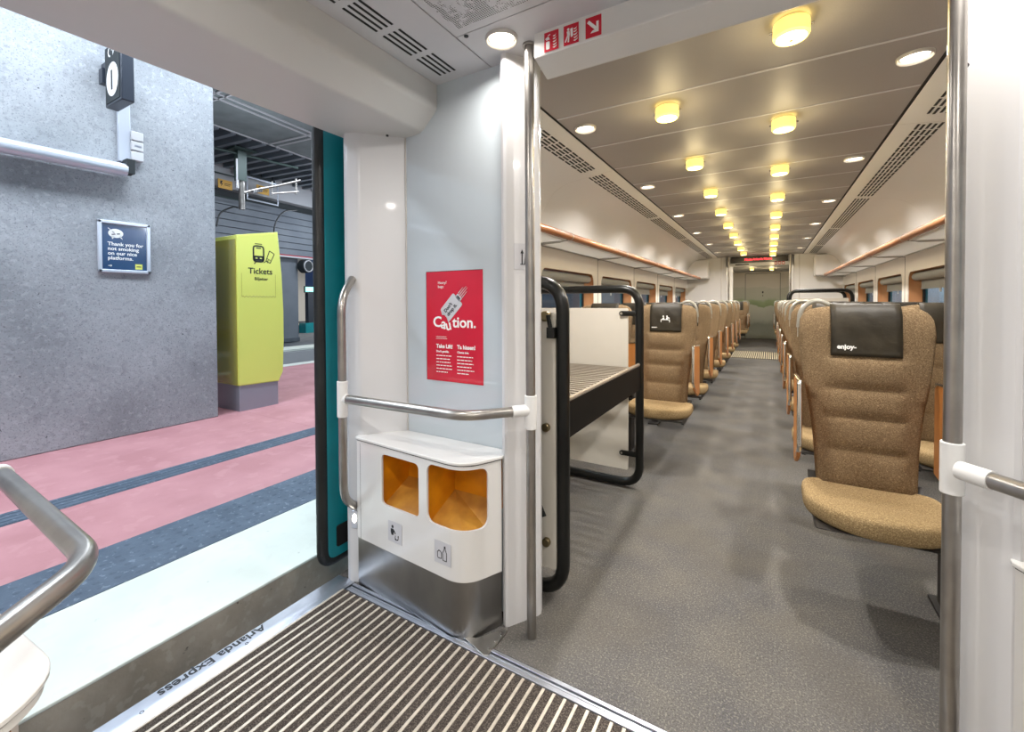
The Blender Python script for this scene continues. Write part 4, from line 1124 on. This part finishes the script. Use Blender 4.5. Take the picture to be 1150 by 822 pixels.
# ticket machine
g = empty('ticket_machine', (PXW, 2.95, 0), 0, 'tall lime yellow ticket machine on a grey plinth beside the concrete wall', 'ticket machine')
side = [(-.245, .30), (.225, .285), (.283, .40), (.300, .80), (.300, 1.15), (.283, 1.60), (.262, 1.85), (.236, 2.13), (-.245, 2.035)]
b = BM(); extr(b, side, 'x', -.62, 0); obj('body', b, 'lime', g, bevel=.004)
obj('side_panel', bx(-.60, -.02, -.251, -.2445, .31, 1.99), 'limeglass', g)
b = BM(); extr(b, [(-.245, .31), (.232, .297), (.232, 2.11), (-.245, 2.02)], 'x', .0, .004); fp = obj('front_panel', b, 'lime', g, bevel=.001)
obj('plinth', bx(-.60, -.012, -.235, .225, 0, .30), 'plinth', g, bevel=.003)
XF = .0045
text('lettering', 'Tickets', .098, 'inkblack', g, (XF, -.125, 1.60), YD, (0, 0, 1), bold=.0018)
text('lettering', 'Biljetter', .05, 'inkblack', g, (XF, -.055, 1.525), YD, (0, 0, 1), bold=.001)
b = BM(); o_ = (XF, 0, 0)
def pl2(p, k=0): plate2d(b, p, o_, YD, ZD, .0006, k)
out = rrect(-.062, .058, 1.745, 1.93, .028, 4)
for i in range(len(out)): pl2(seg2d(out[i], out[(i + 1) % len(out)], .018))
pl2([(-.06, 1.755), (.056, 1.755), (.056, 1.815), (-.06, 1.815)]); pl2([(-.03, 1.90), (.026, 1.90), (.026, 1.912), (-.03, 1.912)]); pl2(seg2d((-.045, 1.955), (.04, 1.955), .008)); pl2(seg2d((-.03, 1.745), (-.055, 1.715), .01))
tk = [(.085, 1.76), (.135, 1.735), (.19, 1.85), (.13, 1.885)]
for i in range(4): pl2(seg2d(tk[i], tk[(i + 1) % 4], .009))
pl2(seg2d((.10, 1.79), (.14, 1.77), .006)); pl2(seg2d((.055, 1.735), (.10, 1.765), .008)); pl2(seg2d((.10, 1.735), (.115, 1.775), .006))
ic = obj('train_icon', b, 'inkblack', g, smooth=False)
b = BM(); plate2d(b, [(-.04, 1.78), (-.015, 1.78), (-.015, 1.792), (-.04, 1.792)], o_, YD, ZD, .0006, .0008); plate2d(b, [(.012, 1.78), (.037, 1.78), (.037, 1.792), (.012, 1.792)], o_, YD, ZD, .0006, .0008); obj('icon_lamps', b, 'lime', ic, smooth=False)
b = BM(); pts = [(XF, -.20 + .40 * k / 60, 1.33 + .008 * math.sin(k * 1.05)) for k in range(61)]; tube(b, pts, .002, 5); tube(b, [(XF, -.20, 1.33), (XF, -.20, 1.60)], .0012, 5); tube(b, [(XF, .20, 1.33), (XF, .20, 1.60)], .0012, 5); obj('torn_edge', b, 'limeglass', g)

# ---- the station beyond the wall (across the tracks)
def rot(o): o.matrix_world = Matrix.Translation((-13, 7, 0)) @ Matrix.Rotation(math.radians(6), 4, 'Z') @ Matrix.Translation((13, -7, 0)) @ o.matrix_world; return o
def Srot(name, bm, m): 
    o = obj(name, bm, m); o['kind'] = 'structure'; rot(o); return o
Srot('ceiling_station', bx(-10.3, -4.6, -6, 30, 5.0, 5.1), 'stceil')
b = BM()
for x in (-10.28, -9.0, -8.8, -7.4, -6): box(b, x - .02, x + .02, -6, 30, 4.975, 4.999)
for k in range(12):
    y = -3 + 2.1 * k + .3
    box(b, -10.3, -4.6, y - .02, y + .02, 4.975, 4.999); box(b, -10.3, -4.6, y + .15, y + .18, 4.975, 4.999)
Srot('trim_16', b, 'pale')
b = BM()
for k in range(90): box(b, -12.9, -10.32, -2 + k * .36, -2 + k * .36 + .11, 4.95, 5.1)
o = Srot('ceiling_slats', b, 'clad')
Srot('ceiling_void_station', bx(-13.2, -10.3, -6, 30, 5.25, 5.3), 'dark')
Srot('wall_bulkhead', bx(-13.4, -13.0, -6, 30, 4.45, 5.2), 'pale')
Srot('wall_recess', bx(-13.6, -13.3, -6, 30, 3.9, 4.5), 'equip')
# cladding: horizontal boards
b = BM(); z = 2.78
while z < 4.15:
    extr(b, [(-13.06, z), (-13.0, z + .01), (-13.02, z + .185), (-13.06, z + .19)], 'y', -6, 30); z += .2
box(b, -13.25, -13.05, -6, 30, 2.75, 4.2)
Srot('wall_cladding', b, 'clad')
Srot('trim_17', bx(-13.1, -12.97, -6, 30, 2.70, 2.755), 'pale')
Srot('trim_18', bx(-13.1, -12.965, -6, 30, 2.755, 2.775), 'signred')
# tracks between, far platforms
b = BM(); box(b, -11.25, -8.5, -12, 30, -1.2, -1.1)
struct('floor_track', b, 'asphalt')
struct('platform_white_line', bx(-8.5, -8.2, -12, 22, -.1, .003), 'kerb')
struct('platform_side', bx(-8.52, -8.48, -12, 22, -1.2, -.1), 'asphalt')
struct('platform_opposite', bx(-24, -11.2, -12, 40, -.9, -.02), 'asphalt')
struct('platform_opposite_line', bx(-12.0, -11.195, -12, 40, -.06, -.01), 'kerb')
struct('wall_platform_face', bx(-11.2, -11.15, -12, 40, -1.2, -.07), 'pale')
struct('platform_back', bx(-30, -17.5, -12, 50, -.02, .35), 'asphalt')
struct('trim_19', bx(-17.6, -17.4, -12, 50, .30, .38), 'beige')
struct('wall_back', bx(-26, -25.8, -12, 60, -1, 9), 'bluewall')
struct('wall_back_light', bx(-20.2, -20.0, 12.4, 13.56, .35, 4.2), 'beige')
g = empty('station_column', (-13.6, 8.35, 0), math.radians(6), 'broad dark grey concrete column behind the ticket machine', 'column')
obj('column', bx(-.3, .3, -1.2, .42, 0, 2.75), 'clad', g, bevel=.02)
obj('column_base', bx(-.32, .32, -1.22, .44, 0, .12), 'asphalt', g)
# mast with contact-wire bracket
g = empty('catenary_mast', (-11, 5.79, 0), 0, 'hanging steel mast with an overhead-wire bracket arm above the ticket machine', 'catenary mast')
b = BM(); box(b, -.09, .09, -.10, .10, 4.2, 4.93); box(b, -.25, .25, -.25, .25, 4.90, 4.94); obj('mast_upper', b, 'greenish', g)
b = BM(); cyl(b, (0, .02, 3.52), (0, .02, 4.75), .07, 14); obj('mast_tube', b, 'tube', g)
b = BM(); cyl(b, (.05, -.10, 4.0), (.05, -.10, 4.7), .03, 10); obj('side_tube', b, 'pale', g)
b = BM(); tube(b, [(.05, .05, 3.93), (.1, .30, 4.05), (.3, .75, 4.22), (.55, 1.2, 4.42)], .03, 10); ar = obj('bracket_arm', b, 'tube', g)
b = BM()
for k in range(5): disc(b, (.075, .24 + k * .05, 4.0 + k * .02), .06, .02, 12, 'y')
obj('insulator', b, 'pale', ar)
b = BM(); tube(b, [(.25, .62, 4.0), (.55, 1.15, 4.12)], .018, 8); tube(b, [(.25, .62, 3.95), (.25, .62, 4.30)], .014, 8); tube(b, [(.5, 1.1, 4.05), (.5, 1.1, 4.45)], .02, 8); obj('registration_arm', b, 'tube', g)
b = BM(); cyl(b, (-.3, -1.6, 4.88), (.3, 1.3, 4.80), .03, 8); cyl(b, (-.3, -1.6, 4.7), (-.3, -.4, 4.9), .04, 8); obj('cross_tube', b, 'greenish', g)
for y, z, nm in ((6.28, 4.03, 'left, beside the concrete wall edge'), (7.3, 4.10, 'right, behind the overhead-wire bracket')):
    g = empty('warning_sign', (-12.7, y, z + .42), math.radians(6), 'small yellow high-voltage warning sign, ' + nm, 'sign', 'yellow warning signs')
    obj('plate', bx(-.01, .01, -.19, .19, -.10, .14), 'warn', g, smooth=False)
    b = BM()
    for p in ([(-.13, .10), (-.07, .10), (-.10, .03), (-.06, .03), (-.13, -.07), (-.10, .01), (-.14, .01)], [(-.03, .03), (.15, .03), (.15, .045), (-.03, .045)], [(-.03, -.01), (.12, -.01), (.12, .005), (-.03, .005)]):
        plate2d(b, p, (.011, 0, 0), YD, ZD, .001)
    obj('warning_symbol', b, 'inkblack', g, smooth=False)
    b = BM(); tube(b, [(-.03, -.45, -.32), (-.03, .5, -.32), (-.03, .5, .30), (-.03, -.45, .30)], .02, 6, closed=True); obj('holder_frame', b, 'frame' if 'right' in nm else 'greenish', g)
g = empty('equipment_box', (-12.9, 6.9, 4.98), math.radians(6), 'long grey framed equipment box above the right warning sign', 'equipment box')
b = BM(); box(b, 0, .08, -.25, .9, -.10, .10); obj('box', b, 'equip', g)
b = BM(); tube(b, [(.09, -.25, -.11), (.09, .9, -.11), (.09, .9, .11), (.09, -.25, .11)], .018, 6, closed=True); obj('box_frame', b, 'frame', g)
g = obj('hanging_cable', tube(BM(), rpath([(-12.7, 8.35, 4.15), (-12.7, 7.9, 4.05), (-12.7, 7.62, 3.6), (-12.7, 7.6, 2.8)], .5, 8), .022, 8), 'rubber'); tag(g, 'black cable curving down the grey cladding behind the ticket machine', 'cable')
g = obj('hanging_cable', tube(BM(), rpath([(-12.7, 6.05, 3.3), (-12.7, 6.12, 3.7), (-12.7, 6.5, 3.92), (-12.7, 6.6, 3.9)], .2, 8), .022, 8), 'rubber'); tag(g, 'short black cable loop beside the concrete wall edge', 'cable')
g = empty('station_lamp', (-10.2, 8.15, 4.99), 0, 'single bright lamp in the dark station ceiling', 'ceiling light')
b = BM(); disc(b, (0, 0, -.03), .13, .03, 20); obj('lens', b, 'lenscold', g)
b = BM(); disc(b, (0, 0, -.015), .16, .015, 20); obj('ring', b, 'pale', g)
g = empty('round_speaker', (-13.3, 8.93, 2.46), math.radians(10), 'round dark fan-like drum under the cladding edge', 'fan')
b = BM(); disc(b, (0, 0, 0), .22, .25, 20, 'x'); obj('drum', b, 'equip', g); b = BM(); tube(b, [(.26, .18 * math.cos(2 * PI * k / 16), .18 * math.sin(2 * PI * k / 16)) for k in range(16)], .02, 6, closed=True); obj('rim', b, 'pale', g)
g = empty('lit_station_sign', (-17.0, 11.74, 1.83), math.radians(6), 'small glowing turquoise sign in the far hall', 'sign')
obj('housing', bx(-.06, .0, -.26, .26, -.14, .14), 'equip', g); obj('lit_face', bx(.0, .01, -.22, .22, -.09, .10), 'exit', g)
g = empty('far_kiosk', (-17.1, 11.76, -.02), math.radians(6), 'dark upright information post under the turquoise sign', 'kiosk')
obj('post', bx(-.1, .1, -.12, .18, 0, 1.71), 'navydark', g, bevel=.01); obj('post_foot', bx(-.2, .2, -.35, .30, .0, .42), 'teal', g)
struct('wall_station_end', bx(-26, 1.2, 46, 46.3, -1.2, 6), 'pale')
g = empty('wall_screw', (.407, 1.4765, 1.816), 0, 'small dark round screw high on the white wall at the right edge', 'screw')
b = BM(); disc(b, (0, -.003, 0), .006, .006, 14, 'y'); obj('screw_head', b, 'inkblack', g)
# hoarding beyond the right-hand windows
struct('wall_right_station', bx(4.2, 4.4, -6, 40, -1.2, 6), 'concrete')
struct('floor_right_track', bx(1.6, 4.2, -6, 24, -1.25, -1.2), 'asphalt')
